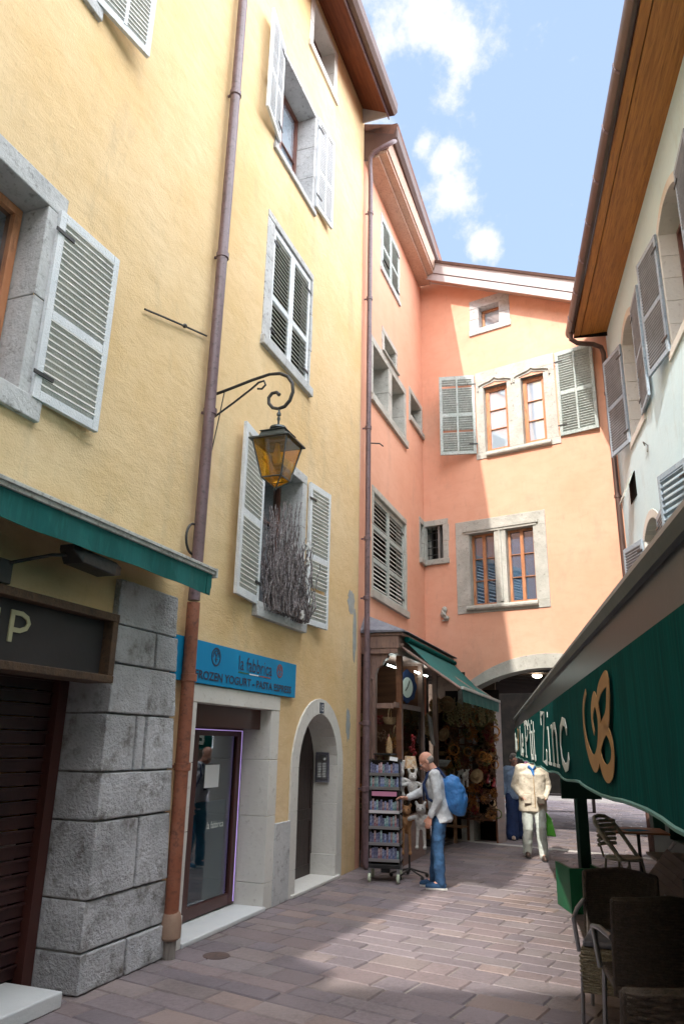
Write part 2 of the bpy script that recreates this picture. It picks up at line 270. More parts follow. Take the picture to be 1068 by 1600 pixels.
# ------------------------------------------------------------------ mesh helpers
class MB:
    def __init__(s): s.v = []; s.f = []; s.c = []; s.T = None
    def add(s, vs, fs, col=None):
        n = len(s.v)
        s.v += [tuple(s.T @ Vector(q)) if s.T else tuple(q) for q in vs]
        s.f += [tuple(i+n for i in f) for f in fs]; s.c += [col]*len(fs); return s
    def hexa(s, p, col=None):     # 8 points: bottom 4 ccw, top 4 ccw
        return s.add(p, [(3, 2, 1, 0), (4, 5, 6, 7), (0, 1, 5, 4), (1, 2, 6, 5), (2, 3, 7, 6), (3, 0, 4, 7)], col)
    def box(s, x0, x1, y0, y1, z0, z1, col=None):
        return s.hexa([(x0, y0, z0), (x1, y0, z0), (x1, y1, z0), (x0, y1, z0), (x0, y0, z1), (x1, y0, z1), (x1, y1, z1), (x0, y1, z1)], col)
    def rbox(s, c, size, rx=0, ry=0, rz=0):
        Mx = Matrix.Translation(c) @ Matrix.Rotation(rz, 4, 'Z') @ Matrix.Rotation(ry, 4, 'Y') @ Matrix.Rotation(rx, 4, 'X')
        a, b, d = (k/2 for k in size)
        return s.hexa([tuple(Mx @ Vector(q)) for q in ((-a, -b, -d), (a, -b, -d), (a, b, -d), (-a, b, -d), (-a, -b, d), (a, -b, d), (a, b, d), (-a, b, d))])
    def poly(s, pts, col=None): return s.add(pts, [tuple(range(len(pts)))], col)
    def prism(s, poly, y0, y1, col=None):   # poly in (x,z), ccw seen from -y
        n = len(poly); vs = [(x, y0, z) for x, z in poly]+[(x, y1, z) for x, z in poly]
        fs = [tuple(range(n)), tuple(range(2*n-1, n-1, -1))]+[(i, i+n, (i+1) % n+n, (i+1) % n) for i in range(n)]
        return s.add(vs, fs, col)
    def loft(s, secs, cap=True):            # list of equal-length point loops
        n = len(secs[0]); vs = [q for k in secs for q in k]; fs = []
        for k in range(len(secs)-1):
            for i in range(n): j = (i+1) % n; fs.append((k*n+i, k*n+j, (k+1)*n+j, (k+1)*n+i))
        if cap: fs += [tuple(range(n-1, -1, -1)), tuple((len(secs)-1)*n+i for i in range(n))]
        return s.add(vs, fs)
    def tube(s, pts, r, n=10, cap=True, flat=None):
        P = [Vector(p) for p in pts]; rs = r if isinstance(r, (list, tuple)) else [r]*len(P); secs = []; ref = None
        for i, p in enumerate(P):
            t = (P[min(i+1, len(P)-1)]-P[max(i-1, 0)])
            t = t.normalized() if t.length > 1e-9 else Vector((0, 0, 1))
            if ref is None: ref = Vector((0, 0, 1)) if abs(t.z) < .9 else Vector((1, 0, 0))
            a = (ref-t*ref.dot(t)); a = a.normalized() if a.length > 1e-6 else t.orthogonal().normalized(); b = t.cross(a); ref = a
            fl = flat or 1.0
            secs.append([tuple(p+(a*math.cos(2*math.pi*k/n)+b*math.sin(2*math.pi*k/n)*fl)*rs[i]) for k in range(n)])
        return s.loft(secs, cap)
    def lathe(s, prof, c=(0, 0, 0), n=16, ax='Z', ph=0):
        secs = []
        for r, h in prof:
            ring = []
            for k in range(n):
                a = 2*math.pi*k/n+ph; q = (r*math.cos(a), r*math.sin(a), h)
                if ax == 'Y': q = (q[0], q[2], q[1])
                if ax == 'X': q = (q[2], q[0], q[1])
                ring.append((c[0]+q[0], c[1]+q[1], c[2]+q[2]))
            secs.append(ring)
        return s.loft(secs)
    def ball(s, c, r, n=10, m=7, sc=(1, 1, 1), Rm=None):
        vs = []; fs = []
        for i in range(m+1):
            th = math.pi*i/m
            for k in range(n):
                a = 2*math.pi*k/n; q = Vector((r*sc[0]*math.sin(th)*math.cos(a), r*sc[1]*math.sin(th)*math.sin(a), r*sc[2]*math.cos(th)))
                if Rm: q = Rm @ q
                vs.append((c[0]+q.x, c[1]+q.y, c[2]+q.z))
        for i in range(m):
            for k in range(n): j = (k+1) % n; fs.append((i*n+k, (i+1)*n+k, (i+1)*n+j, i*n+j))
        return s.add(vs, fs)
    def cap(s, p, q, r0, r1, n=12):         # tapered capsule
        p = Vector(p); q = Vector(q); d = (q-p); L = d.length; d = d/L if L else Vector((0, 0, 1)); pts = []; rs = []
        for k in range(4): a = math.pi/2*(k/4); pts.append(p-d*r0*math.cos(a)); rs.append(max(r0*math.sin(a), r0*.05))
        pts.append(p); rs.append(r0); pts.append(q); rs.append(r1)
        for k in range(3, -1, -1): a = math.pi/2*(k/4); pts.append(q+d*r1*math.cos(a)); rs.append(max(r1*math.sin(a), r1*.05))
        return s.tube(pts, rs, n)
    def ribbon(s, pts, w, y=0.0, t=.002):   # flat stroke in xz plane, facing -y
        ws = w if isinstance(w, (list, tuple)) else [w]*len(pts); L = []; Rr = []
        for i, (x, z) in enumerate(pts):
            x0, z0 = pts[max(i-1, 0)]; x1, z1 = pts[min(i+1, len(pts)-1)]; dx, dz = x1-x0, z1-z0; l = math.hypot(dx, dz) or 1
            L.append((x-dz/l*ws[i]/2, z+dx/l*ws[i]/2)); Rr.append((x+dz/l*ws[i]/2, z-dx/l*ws[i]/2))
        for i in range(len(pts)-1):
            s.hexa([(L[i][0], y, L[i][1]), (Rr[i][0], y, Rr[i][1]), (Rr[i][0], y+t, Rr[i][1]), (L[i][0], y+t, L[i][1]),
                    (L[i+1][0], y, L[i+1][1]), (Rr[i+1][0], y, Rr[i+1][1]), (Rr[i+1][0], y+t, Rr[i+1][1]), (L[i+1][0], y+t, L[i+1][1])])
        return s
    def mesh(s, name, m, org=(0, 0, 0), smooth=False):
        me = bpy.data.meshes.new(name); me.from_pydata([(a-org[0], b-org[1], c-org[2]) for a, b, c in s.v], [], s.f); me.materials.append(M[m] if isinstance(m, str) else m)
        if any(s.c):
            at = me.color_attributes.new('col', 'FLOAT_COLOR', 'CORNER'); i = 0
            for p, c in zip(me.polygons, s.c):
                for _ in p.loop_indices: at.data[i].color = (*(c or (1, 1, 1)), 1); i += 1
        if smooth:
            for p in me.polygons: p.use_smooth = True
            try: me.set_sharp_from_angle(angle=R_(smooth if smooth > 1 else 40))
            except Exception: pass
        me.update(); return me

class Facade:                               # x along wall, y into wall (street side negative), z up
    def __init__(s, ox, oy, head, oz=0):
        a = R_(head); s.o = Vector((ox, oy, oz)); s.e = Vector((math.sin(a), math.cos(a), 0)); s.th = R_(90-head)
        s.M = Matrix.Translation(s.o) @ Matrix.Rotation(s.th, 4, 'Z')
    def w(s, x, y, z): return s.M @ Vector((x, y, z))
A = Facade(-.74, 9.0, 20.4)
co = A.w(7.45, 0, 0)
D = Facade(co.x, co.y, 124.2)
Rr0 = Vector((math.cos(R_(11.3)), -math.sin(R_(11.3)), 0))
RW = Facade(Rr0.x*2.67, Rr0.y*2.67, 191.3)   # x = -u
AW = Facade(Rr0.x*.36, Rr0.y*.36, 191.3)
WD = Facade(0, 0, 90)                        # world axes
ORG = {}
def tag(o, label, cat, group=None, kind=None):
    if label: o['label'] = label
    if cat: o['category'] = cat
    if group: o['group'] = group
    if kind: o['kind'] = kind
    return o
def thing(name, label, cat, F, loc, group=None, rz=0):
    o = bpy.data.objects.new(name, None); COL.objects.link(o); o.empty_display_size = .2
    o.location = F.w(*loc); o.rotation_euler = (0, 0, F.th+rz); ORG[o.name] = tuple(loc); return tag(o, label, cat, group)
def part(name, mb, m, parent, smooth=False, bevel=0, lab=None, rem=0, smf=0):
    og = ORG[parent.name]; o = bpy.data.objects.new(name, mb.mesh(name, m, og, smooth)); COL.objects.link(o); o.parent = parent; ORG[o.name] = og
    if lab: o['label'] = lab
    mods(o, bevel, rem, smf); return o
def mods(o, bevel=0, rem=0, smf=0):
    if rem:
        r = o.modifiers.new('r', 'REMESH'); r.mode = 'VOXEL'; r.voxel_size = rem; r.use_smooth_shade = True
        if smf: k = o.modifiers.new('s', 'SMOOTH'); k.factor = .5; k.iterations = smf
    if bevel:
        b = o.modifiers.new('b', 'BEVEL'); b.width = bevel; b.segments = 2; b.limit_method = 'ANGLE'; b.angle_limit = R_(50)
def solo(name, label, cat, F, loc, mb, m, group=None, smooth=False, bevel=0, rem=0, smf=0, rz=0):
    o = bpy.data.objects.new(name, mb.mesh(name, m, loc, smooth)); COL.objects.link(o)
    o.location = F.w(*loc); o.rotation_euler = (0, 0, F.th+rz); ORG[o.name] = tuple(loc); mods(o, bevel, rem, smf); return tag(o, label, cat, group)
def ren(o, name='window'):
    g = ORG[o.name]; o.name = name; ORG[o.name] = g
def struct(name, mb, m, smooth=False):
    o = bpy.data.objects.new(name, mb.mesh(name, m, (0, 0, 0), smooth)); COL.objects.link(o); o['kind'] = 'structure'; return o
def copy_tree(o, parent=None):
    c = o.copy(); COL.objects.link(c)
    if parent: c.parent = parent
    for ch in [k for k in COL.objects if k.parent == o]: copy_tree(ch, c)
    return c
def place(o, F, loc, rz=0, label=None, group=None, s=None):
    o.location = F.w(*loc); o.rotation_euler = (0, 0, F.th+rz)
    if s: o.scale = (s, s, s)
    if label: o['label'] = label
    if group: o['group'] = group
    return o
def textmb(body, x0, x1, z0, z1, y, t=.003, bold=0.0, shear=0.0):
    cu = bpy.data.curves.new('t', 'FONT'); cu.body = body; cu.size = 1; cu.offset = bold; cu.shear = shear; cu.resolution_u = 3
    ob = bpy.data.objects.new('t', cu); COL.objects.link(ob); bpy.context.view_layer.update()
    me = bpy.data.meshes.new_from_object(ob.evaluated_get(bpy.context.evaluated_depsgraph_get()))
    xs = [v.co.x for v in me.vertices]; ys = [v.co.y for v in me.vertices]; ax, bx, ay, by = min(xs), max(xs), min(ys), max(ys)
    mb = MB(); mb.add([(x0+(v.co.x-ax)/(bx-ax)*(x1-x0), y, z0+(v.co.y-ay)/(by-ay)*(z1-z0)) for v in me.vertices], [tuple(p.vertices) for p in me.polygons])
    bpy.data.objects.remove(ob); bpy.data.curves.remove(cu); bpy.data.meshes.remove(me); return mb

def wall(mb, x0, x1, z0, z1, holes, y=0, top=None):
    xs = sorted({x0, x1}|{h[0] for h in holes}|{h[1] for h in holes}); zs = sorted({z0, z1}|{h[2] for h in holes}|{h[3] for h in holes})
    zs = [z for z in zs if z0 <= z <= z1]; xs = [x for x in xs if x0 <= x <= x1]
    T = top or (lambda x: 1e9)
    for i in range(len(xs)-1):
        for j in range(len(zs)-1):
            a, b, c, d = xs[i], xs[i+1], zs[j], zs[j+1]; mxx, mz = (a+b)/2, (c+d)/2
            if any(h[0] < mxx < h[1] and h[2] < mz < h[3] for h in holes): continue
            ta, tb = min(d, T(a)), min(d, T(b)); ca, cb = min(c, T(a)), min(c, T(b))
            if ta-ca < 1e-4 and tb-cb < 1e-4: continue
            mb.poly([(a, y, ca), (b, y, cb), (b, y, tb), (a, y, ta)])
def arc(xc, zc, hw, rise, n=14):            # segmental / round arch points left->right above springing zc
    if rise >= hw-1e-6: return [(xc-hw*math.cos(math.pi*k/n), zc+rise*math.sin(math.pi*k/n)) for k in range(n+1)]
    Rd = (hw*hw+rise*rise)/(2*rise); a0 = math.asin(hw/Rd)
    return [(xc+Rd*math.sin(-a0+2*a0*k/n), zc+rise-Rd+Rd*math.cos(-a0+2*a0*k/n)) for k in range(n+1)]
def spandrel(mb, pts, ztop, y):
    for i in range(len(pts)-1):
        (a, za), (b, zb) = pts[i], pts[i+1]; mb.poly([(a, y, za), (b, y, zb), (b, y, ztop), (a, y, ztop)])

def surround(parent, x0, x1, z0, z1, wl=.16, wt=.16, wb=.14, m='stone', dp=.34, sill=0.05, pr=.012, wr=None):
    wr = wl if wr is None else wr
    mb = MB(); J = lambda a=.008: random.uniform(-a, a)
    nb = max(2, int((z1-z0)/.55))
    for side in (0, 1):
        zz = [z0+(z1-z0)*k/nb for k in range(nb+1)]
        for k in range(nb):
            w = (wr if side else wl)+random.choice((0, .0, .02)); e = J(.004)
            if side: mb.box(x1, x1+w, -pr+e, dp, zz[k]+.003, zz[k+1]-.003)
            else: mb.box(x0-w, x0, -pr+e, dp, zz[k]+.003, zz[k+1]-.003)
    mb.box(x0-wl, x1+wr, -pr-.004, dp, z1, z1+wt)
    mb.box(x0-wl-.02, x1+wr+.02, -pr-sill, dp, z0-wb, z0)
    return part('stone_surround', mb, m, parent, bevel=.008)

def sash(parent, x0, x1, z0, z1, y, m='orangeframe', nx=2, nz=1, gl='glass', fw=.055, bar=.022, curtain=False):
    mb = MB(); mb.box(x0, x1, y-.03, y+.03, z0, z0+fw); mb.box(x0, x1, y-.03, y+.03, z1-fw, z1); mb.box(x0, x0+fw, y-.03, y+.03, z0+fw, z1-fw); mb.box(x1-fw, x1, y-.03, y+.03, z0+fw, z1-fw)
    cw = (x1-x0-2*fw)/nx
    for k in range(1, nx): xm = x0+fw+cw*k; mb.box(xm-fw*.7, xm+fw*.7, y-.034, y+.028, z0+fw, z1-fw)
    for k in range(nx):
        for j in range(1, nz): zb = z0+fw+(z1-z0-2*fw)*j/nz; mb.box(x0+fw+cw*k+(fw*.7 if k else 0), x0+fw+cw*(k+1)-(fw*.7 if k < nx-1 else 0), y-.02, y+.012, zb-bar/2, zb+bar/2)
    f = part('window_frame', mb, m, parent, bevel=.004)
    g = MB(); g.box(x0+fw*.5, x1-fw*.5, y+.016, y+.024, z0+fw*.5, z1-fw*.5); part('pane', g, gl, f)
    return f

def shutter(parent, w, h, hinge, z0, side, ang, m='shutter', ms=None, rails=(.0, .42, 1.0), pitch=.048, y=-.03, mid=False, solid=None, slat=.5, fw=.065, name='shutter'):
    """hinged at x=hinge; side=-1 leaf extends to -x, +1 to +x when opened flat; ang deg of swing away from wall"""
    T = Matrix.Translation((hinge, y, z0)) @ Matrix.Rotation(-side*R_(ang) if side > 0 else R_(ang), 4, 'Z') @ Matrix.Scale(side, 4, Vector((1, 0, 0)))
    mb = MB(); mb.T = T; t = .02
    mb.box(0, fw, -t, t, 0, h); mb.box(w-fw, w, -t, t, 0, h)
    for r in rails: zc = min(max(h*r, fw*.6), h-fw*.6); mb.box(fw, w-fw, -t+.001, t-.001, zc-fw*.6, zc+fw*.6)
    if mid: mb.box(w/2-.02, w/2+.02, -t-.004, t+.004, fw, h-fw)
    o = part(name, mb, m, parent, bevel=.004)
    s = MB(); s.T = T
    R2 = [min(max(h*r, fw*.6), h-fw*.6) for r in rails]
    for i in range(len(R2)-1):
        a, b = R2[i]+fw*.6, R2[i+1]-fw*.6; n = max(2, int((b-a)/pitch))
        for k in range(n):
            zc = a+(k+.5)*(b-a)/n
            if random.random() < .012: continue
            s.rbox((w/2, 0, zc), (w-2*fw+.01, .046 if ang >= 1 else .036, .012), rx=R_(50 if ang < 1 else -50)+random.uniform(-.06, .06))
            if ang >= 1: s.rbox((w/2, -.017, zc+.019), (w-2*fw+.01, .009, .015), rx=random.uniform(-.1, .1))
    part('slats', s, ms or m, o)
    for zz in (h*.12, h*.88): hp = MB(); hp.T = T; hp.box(-.03, .16, -t-.012, -t-.002, zz-.015, zz+.015); part('hinge', hp, 'iron', o)
    return o

stone_tex = bpy.data.textures.new('chisel', 'CLOUDS'); stone_tex.noise_scale = .07; stone_tex.noise_depth = 4
def rough(o, st=.012, lv=4):
    a = o.modifiers.new('sub', 'SUBSURF'); a.subdivision_type = 'SIMPLE'; a.levels = a.render_levels = lv
    d = o.modifiers.new('d', 'DISPLACE'); d.texture = stone_tex; d.texture_coords = 'LOCAL'; d.strength = st; d.mid_level = .5; d.direction = 'NORMAL'
    for p in o.data.polygons: p.use_smooth = True
    o.data.set_sharp_from_angle(angle=R_(50)); return o
def pipe(parent, pts, r, m, collars=(), name='downpipe', n=14):
    mb = MB(); mb.tube(pts, r, n); o = part(name, mb, m, parent, smooth=True)
    for q in collars: c = MB(); c.lathe([(r+.001, -.035), (r+.013, -.03), (r+.013, .03), (r+.001, .035)], q, 14); c.box(q[0]-.012, q[0]+.012, q[1], q[1]+r+.06, q[2]-.012, q[2]+.012); part('collar', c, m, o, smooth=True)
    return o

# ================================================================== SETTING
# ground, laid slabs
mb = MB(); mb.poly([(-60, -60, -.012), (90, -60, -.012), (90, 120, -.012), (-60, 120, -.012)]); struct('ground', mb, 'joint')
PV = Facade(0, 0, 121.5)      # rows run along x, y goes away across rows
mb = MB(); rnd = random.Random(3)
pal = [(0.191, 0.16, 0.165), (0.202, 0.167, 0.169), (0.217, 0.173, 0.169), (0.183, 0.156, 0.165), (0.229, 0.189, 0.178), (0.206, 0.175, 0.178), (0.244, 0.189, 0.17), (0.213, 0.183, 0.18), (0.179, 0.152, 0.159)]
y = -4.0
while y < 27:
    d = rnd.choice((.2, .22, .25, .28, .31)); x = -14.0; x += rnd.random()*.3
    while x < 9:
        L = rnd.choice((.24, .30, .38, .46, .54, .64)); w = PV.w(x+L/2, y+d/2, 0)
        if -4.5 < w.x < 13 and 1.2 < w.y < 29 and abs(w.x-.2*w.y-0) < 9:
            g = rnd.uniform(.003, .008); j = lambda: rnd.uniform(-.009, .009); zt = rnd.uniform(-.002, .0025); ti = rnd.uniform(-.0015, .0015); c0 = rnd.choice(pal); k = rnd.uniform(.88, 1.14); c = (c0[0]*k*1.04, c0[1]*k*1.03, c0[2]*k*1.07)
            o_ = [(x+g+j(), y+g+j()), (x+L-g+j(), y+g+j()), (x+L-g+j(), y+d-g+j()), (x+g+j(), y+d-g+j())]; cx, cy = x+L/2, y+d/2; n0 = len(mb.v)
            oc = []; ic = []
            for qx, qy in o_:
                q = PV.w(qx, qy, 0); oc.append((q.x, q.y, -.010)); sx = 1 if qx < cx else -1; sy = 1 if qy < cy else -1
                q = PV.w(qx+sx*.009, qy+sy*.009, 0); ic.append((q.x, q.y, zt+ti*sx))
            mb.add(oc+ic, [(4, 5, 6, 7), (0, 1, 5, 4), (1, 2, 6, 5), (2, 3, 7, 6), (3, 0, 4, 7)], c)
        x += L
    y += d
struct('paving', mb, 'pave')
mb = MB()
for k in range(9): a = k*.62; mb.box(a-.4+.004, a+.22-.004, -.10, .06, -.01, .008)
o = struct('threshold_strip', mb, 'gutterline'); o.location = D.w(.6, -.12, 0); o.rotation_euler = (0, 0, D.th)

# ================================================================== YELLOW HOUSE
H = thing('yellow_house', 'tall yellow rendered house with grey shutters along the left of the alley', 'building', A, (-3, 0, 0))
holes = [(-9, -3.05, 0, 2.2), (-5.75, -4.54, 4.1, 5.68), (-5.75, -4.5, 7.95, 9.7), (-.72, .5, 9.65, 11.42), (.3, 1.25, 12.68, 13.6), (-.7, .61, 6.62, 8.42), (-.62, .55, 3.28, 5.15), (-1.8, -.13, 0, 2.1), (.72, 2.1, 0, 2.12)]
mb = MB(); wall(mb, -12, 2.95, 0, 13.9, holes)
AR = arc(1.41, 1.45, .69, .67, 16); spandrel(mb, AR, 2.12, 0)
mb.poly([(2.95, 0, 0), (2.95, 8, 0), (2.95, 8, 13.9), (2.95, 0, 13.9)]); mb.poly([(-12, 0, 0), (-12, 0, 13.9), (-12, 8, 13.9), (-12, 8, 0)]); mb.poly([(-12, 8, 0), (-12, 8, 13.9), (2.95, 8, 13.9), (2.95, 8, 0)])
part('wall', mb, 'yellow', H)
# windows
def window(parent, x0, x1, z0, z1, **k):
    sur = dict(wl=k.get('wl', .16), wt=k.get('wt', .16), wb=k.get('wb', .14), wr=k.get('wr'), m=k.get('m', 'stone'), dp=k.get('dp', .34), sill=k.get('sill', .03))
    w = surround(parent, x0, x1, z0, z1, **sur); ren(w)
    if k.get('sash', True): sash(w, x0+.01, x1-.01, z0+.005, z1-.005, sur['dp']-.08, k.get('fm', 'orangeframe'), k.get('nx', 2), k.get('nz', 2), k.get('gl', 'glass'), fw=k.get('fw', .055))
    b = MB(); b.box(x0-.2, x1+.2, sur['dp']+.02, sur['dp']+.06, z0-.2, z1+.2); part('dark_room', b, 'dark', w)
    return w
w = window(H, -5.75, -4.54, 4.1, 5.68, wl=.19, wt=.19, wb=.17, fm='orangeframe', fw=.07, nz=2)
shutter(w, .69, 1.62, -4.44, 4.09, 1, 3, ms='shutter2', rails=(0, .44, 1), pitch=.05, mid=False); shutter(w, .69, 1.62, -5.85, 4.09, -1, 4, ms='shutter2', rails=(0, .44, 1), pitch=.05)
w = window(H, -5.75, -4.5, 7.95, 9.7, wl=.16)
shutter(w, .64, 1.75, -4.42, 7.93, 1, 10, ms='shutter2', mid=True); shutter(w, .64, 1.75, -5.85, 7.93, -1, 6, ms='shutter2')
w = window(H, -.72, .5, 9.65, 11.42, wl=.14, wt=.06, wb=.09, nx=2, nz=2, fm='brownframe', gl='glassb', dp=.40, wr=.09)
shutter(w, .64, 1.72, -.76, 9.74, -1, 10, mid=True); shutter(w, .60, 1.74, .58, 9.74, 1, 4, mid=True)
w = window(H, .3, 1.25, 12.68, 13.6, wl=.15, wt=.1, wb=.13, fm='brownframe', nx=2, nz=1, dp=.35, m='whitestone')
w = surround(H, -.7, .61, 6.62, 8.42, .21, .1, .13, wr=.045); ren(w)
for (hx, sd) in ((-.69, 1), (.60, -1)): shutter(w, .643, 1.76, hx, 6.64, sd, 0, rails=(0, .40, 1), y=.03, pitch=.062, ms='shutter2')
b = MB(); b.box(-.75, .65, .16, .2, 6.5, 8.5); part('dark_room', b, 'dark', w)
w = window(H, -.62, .55, 3.28, 5.15, wl=.1, wt=.13, wb=.17, fm='brownframe', nx=2, nz=3, sill=.06, wr=.14, dp=.42)
shutter(w, .70, 1.98, -.68, 3.24, -1, 7, rails=(0, .47, 1), ms='shutter2', fw=.075, pitch=.052); shutter(w, .62, 1.98, .74, 3.24, 1, 6, rails=(0, .47, 1), ms='shutter2', pitch=.052)
# eave
m_ = MB()
m_.loft([[(x, .05, 13.92), (x, -.56, 13.58), (x, -.56, 13.62), (x, .05, 13.97)] for x in (-12, 2.83)]); sf = part('eave_boards', m_, 'redwood', H)
m_ = MB(); pr_ = [(-.52, 13.52), (-.66, 13.50), (-.72, 13.56), (-.73, 13.76), (-.70, 13.80), (-.56, 13.80)]
m_.loft([[(x, a, b) for a, b in pr_] for x in (-12, 2.84)]); gt = part('gutter', m_, 'brownmetal', H, smooth=True)
m_ = MB(); m_.loft([[(x, -.535, 13.45), (x, -.555, 13.45), (x, -.555, 13.6), (x, -.535, 13.6)] for x in (-12, 2.85)]); part('gutter_lip', m_, 'purple', gt)
m_ = MB(); m_.loft([[(x, -.62, 13.81), (x, 4.3, 16.3), (x, 8.2, 13.9), (x, 8.2, 13.8), (x, 4.3, 16.2), (x, -.60, 13.70)] for x in (-12, 2.86)]); part('roof', m_, 'tile', H)
m_ = MB(); m_.prism([(2.84, 13.55), (2.87, 13.55), (2.87, 13.96), (2.84, 13.96)], -.56, 0); part('end_flashing', m_, 'whitepaint', H)
m_ = MB(); m_.poly([(2.86, 0, 13.9), (2.86, 8, 13.9), (2.86, 4.3, 16.2)]); m_.poly([(-12, 0, 13.9), (-12, 4.3, 16.2), (-12, 8, 13.9)]); part('gable', m_, 'yellow', H)
# pier of big blocks
rows = [(0, .27, (.5,)), (.27, .61, ()), (.61, 1.15, (.55,)), (1.15, 1.5, ()), (1.5, 1.94, (.42, .56)), (1.94, 2.33, ()), (2.33, 2.64, (.62,)), (2.64, 3.02, ())]
rr = random.Random(5)
xr = lambda z: -2.10-.24*min(z, 3)/3
m_ = MB(); m_.loft([[(-3.18, -.025, z), (xr(z)-.02, -.025, z), (xr(z)-.02, .05, z), (-3.18, .42, z)] for z in (0, 3.0)]); P = part('stone_pier', m_, 'mortar', H)
for z0, z1, sp in rows:
    cuts = [0, *sp, 1]
    for i in range(len(cuts)-1):
        za, zb = z0+.008, z1-.008
        def X(c, z, e): return (-3.2+(xr(z)+3.2)*c)+e
        a, b = cuts[i], cuts[i+1]; ea = .012 if i else 0; eb = -.012 if i < len(cuts)-2 else 0; pj = -.055-rr.uniform(0, .018)
        bl = MB(); dd = .42 if i == 0 else .02
        bl.hexa([(X(a, za, ea), pj, za), (X(b, za, eb), pj+rr.uniform(-.006, .006), za), (X(b, za, eb), .02, za), (X(a, za, ea), dd, za),
                 (X(a, zb, ea), pj+rr.uniform(-.006, .006), zb), (X(b, zb, eb), pj, zb), (X(b, zb, eb), .02, zb), (X(a, zb, ea), dd, zb)])
        rough(part('block', bl, 'pier', P, bevel=.010))
# left shop recess with roller shutter
m_ = MB(); m_.box(-9, -3.2, .42, .46, 2.2, 2.75); m_.box(-9, -3.2, 0, .42, 2.2, 2.24); part('shop_soffit', m_, 'dark', H)
m_ = MB(); z = .1
while z < 2.18:
    m_.prism([(-9, z), (-3.21, z), (-3.21, z+.088), (-9, z+.088)], .405, .43); m_.box(-9, -3.21, .385, .41, z+.074, z+.092); z += .1
rs = part('roller_shutter', m_, 'rshutter', H, bevel=.004)
m_ = MB(); m_.box(-3.32, -3.215, .33, .42, 0, 2.2); part('shutter_guide', m_, 'marron', rs)
m_ = MB(); m_.box(-6.5, -3.40, -.10, .40, 0, .10); part('doorstep', m_, 'marble', H, bevel=.01, lab='worn white marble doorstep of the shuttered shop')
# yoghurt shop doorway
m_ = MB()
for z0, z1 in ((0, .27), (.27, .95), (.95, 1.55), (1.55, 2.1)):
    m_.box(-2.02 if z0 else -2.08, -1.8, -.02 if z0 else -.035, .46, z0+.002, z1-.002); m_.box(-.13, .09, -.02, .46, z0+.002, z1-.002)
m_.box(-2.02, .09, -.024, .46, 2.1, 2.265); DW = part('doorway', m_, 'whitestone', H, bevel=.006)
m_ = MB(); m_.box(.09, .52, -.03, .0, 0, .86); part('rough_plinth', m_, 'stone', H, bevel=.01)
m_ = MB(); m_.box(-1.8, -.131, .12, .16, 1.88, 2.1); part('transom_panel', m_, 'marron', DW)
m_ = MB(); yy = .36
for a, b in ((-1.8, -1.72), (-1.24, -1.12), (-.27, -.131)): m_.box(a, b, yy-.03, yy+.03, 0.06, 1.9)
m_.box(-1.72, -1.24, yy-.028, yy+.028, .06, .17); m_.box(-1.12, -.27, yy-.028, yy+.028, .06, .17); m_.box(-1.8, -.131, yy-.028, yy+.028, 1.8, 1.9); m_.box(-1.3, -1.24, yy-.05, yy-.03, .9, 1.0)
GD = part('glass_door', m_, 'marron', DW, bevel=.004)
m_ = MB(); m_.box(-1.72, -1.24, yy-.004, yy+.004, .17, 1.8); m_.box(-1.12, -.27, yy-.004, yy+.004, .17, 1.8); part('pane', m_, 'clear', GD)
m_ = MB(); m_.box(-.92, -.62, yy-.012, yy-.008, 1.27, 1.5); part('notice', m_, 'paper', GD)
part('glass_lettering', textmb('la fabbrica', -.80, -.45, .86, .93, yy-.010), 'greyprint', GD)
m_ = MB(); m_.tube([(-1.78, yy-.06, 1.86), (-.22, yy-.06, 1.86), (-.22, yy-.06, .09)], .006, 6); part('led_strip', m_, 'led', GD)
m_ = MB(); m_.box(-1.08, -.3, .42, .46, .12, 1.12); part('counter', m_, 'teal', DW)
m_ = MB(); m_.box(-2.1, .3, 1.6, 1.65, 0, 2.6); m_.box(-2.1, -2.06, .46, 1.6, 0, 2.6); m_.box(.26, .3, .46, 1.6, 0, 2.6); m_.box(-2.1, .3, .46, 1.6, 2.2, 2.24); m_.box(-1.7, -1.3, 1.2, 1.5, 0, 1.25); part('shop_room', m_, 'interior', DW)
m_ = MB(); m_.box(-1.7, -1.1, .9, 1.1, 1.25, 1.55); m_.lathe([(.09, 0), (.09, .01)], (-1.6, .5, 1.62), 14, 'Y'); part('wall_poster', m_, 'cards', DW)
m_ = MB(); m_.box(-1.80, -.12, -.05, .44, 0, .045); part('doorstep', m_, 'marble', DW, bevel=.01)
# arched house door
m_ = MB(); RO = arc(1.41, 1.45, .91, .87, 16)
zs = [0, .3, .95, 1.45]
for i in range(3):
    for (a, b) in ((.50, .72), (2.10, 2.32)): m_.box(a-(.03 if i == 0 else 0), b, -.022, .42, zs[i]+.002, zs[i+1]-.002)
for i in range(16):
    (a, za), (b, zb), (c, zc), (d, zd) = AR[i], AR[i+1], RO[i+1], RO[i]
    m_.hexa([(a, -.022, za), (b, -.022, zb), (b, .42, zb), (a, .42, za), (d, -.022, zd), (c, -.022, zc), (c, .42, zc), (d, .42, zd)])
AD = part('arched_doorway', m_, 'whitestone', H, bevel=.003)
m_ = MB(); pts = [(.72, .03)]+[(2.1, .03)]+[(x, z) for x, z in reversed(AR)]; m_.prism(pts, .34, .40); dr = part('door_leaf', m_, 'darkwood', AD)
m_ = MB()
for a, b, c, d in ((.80, 1.36, .15, .75), (1.46, 2.02, .15, .75), (.80, 1.36, .85, 1.42), (1.46, 2.02, .85, 1.42)):
    for q in ((a, b, c, c+.03), (a, b, d-.03, d), (a, a+.03, c, d), (b-.03, b, c, d)): m_.box(q[0], q[1], .325, .345, q[2], q[3])
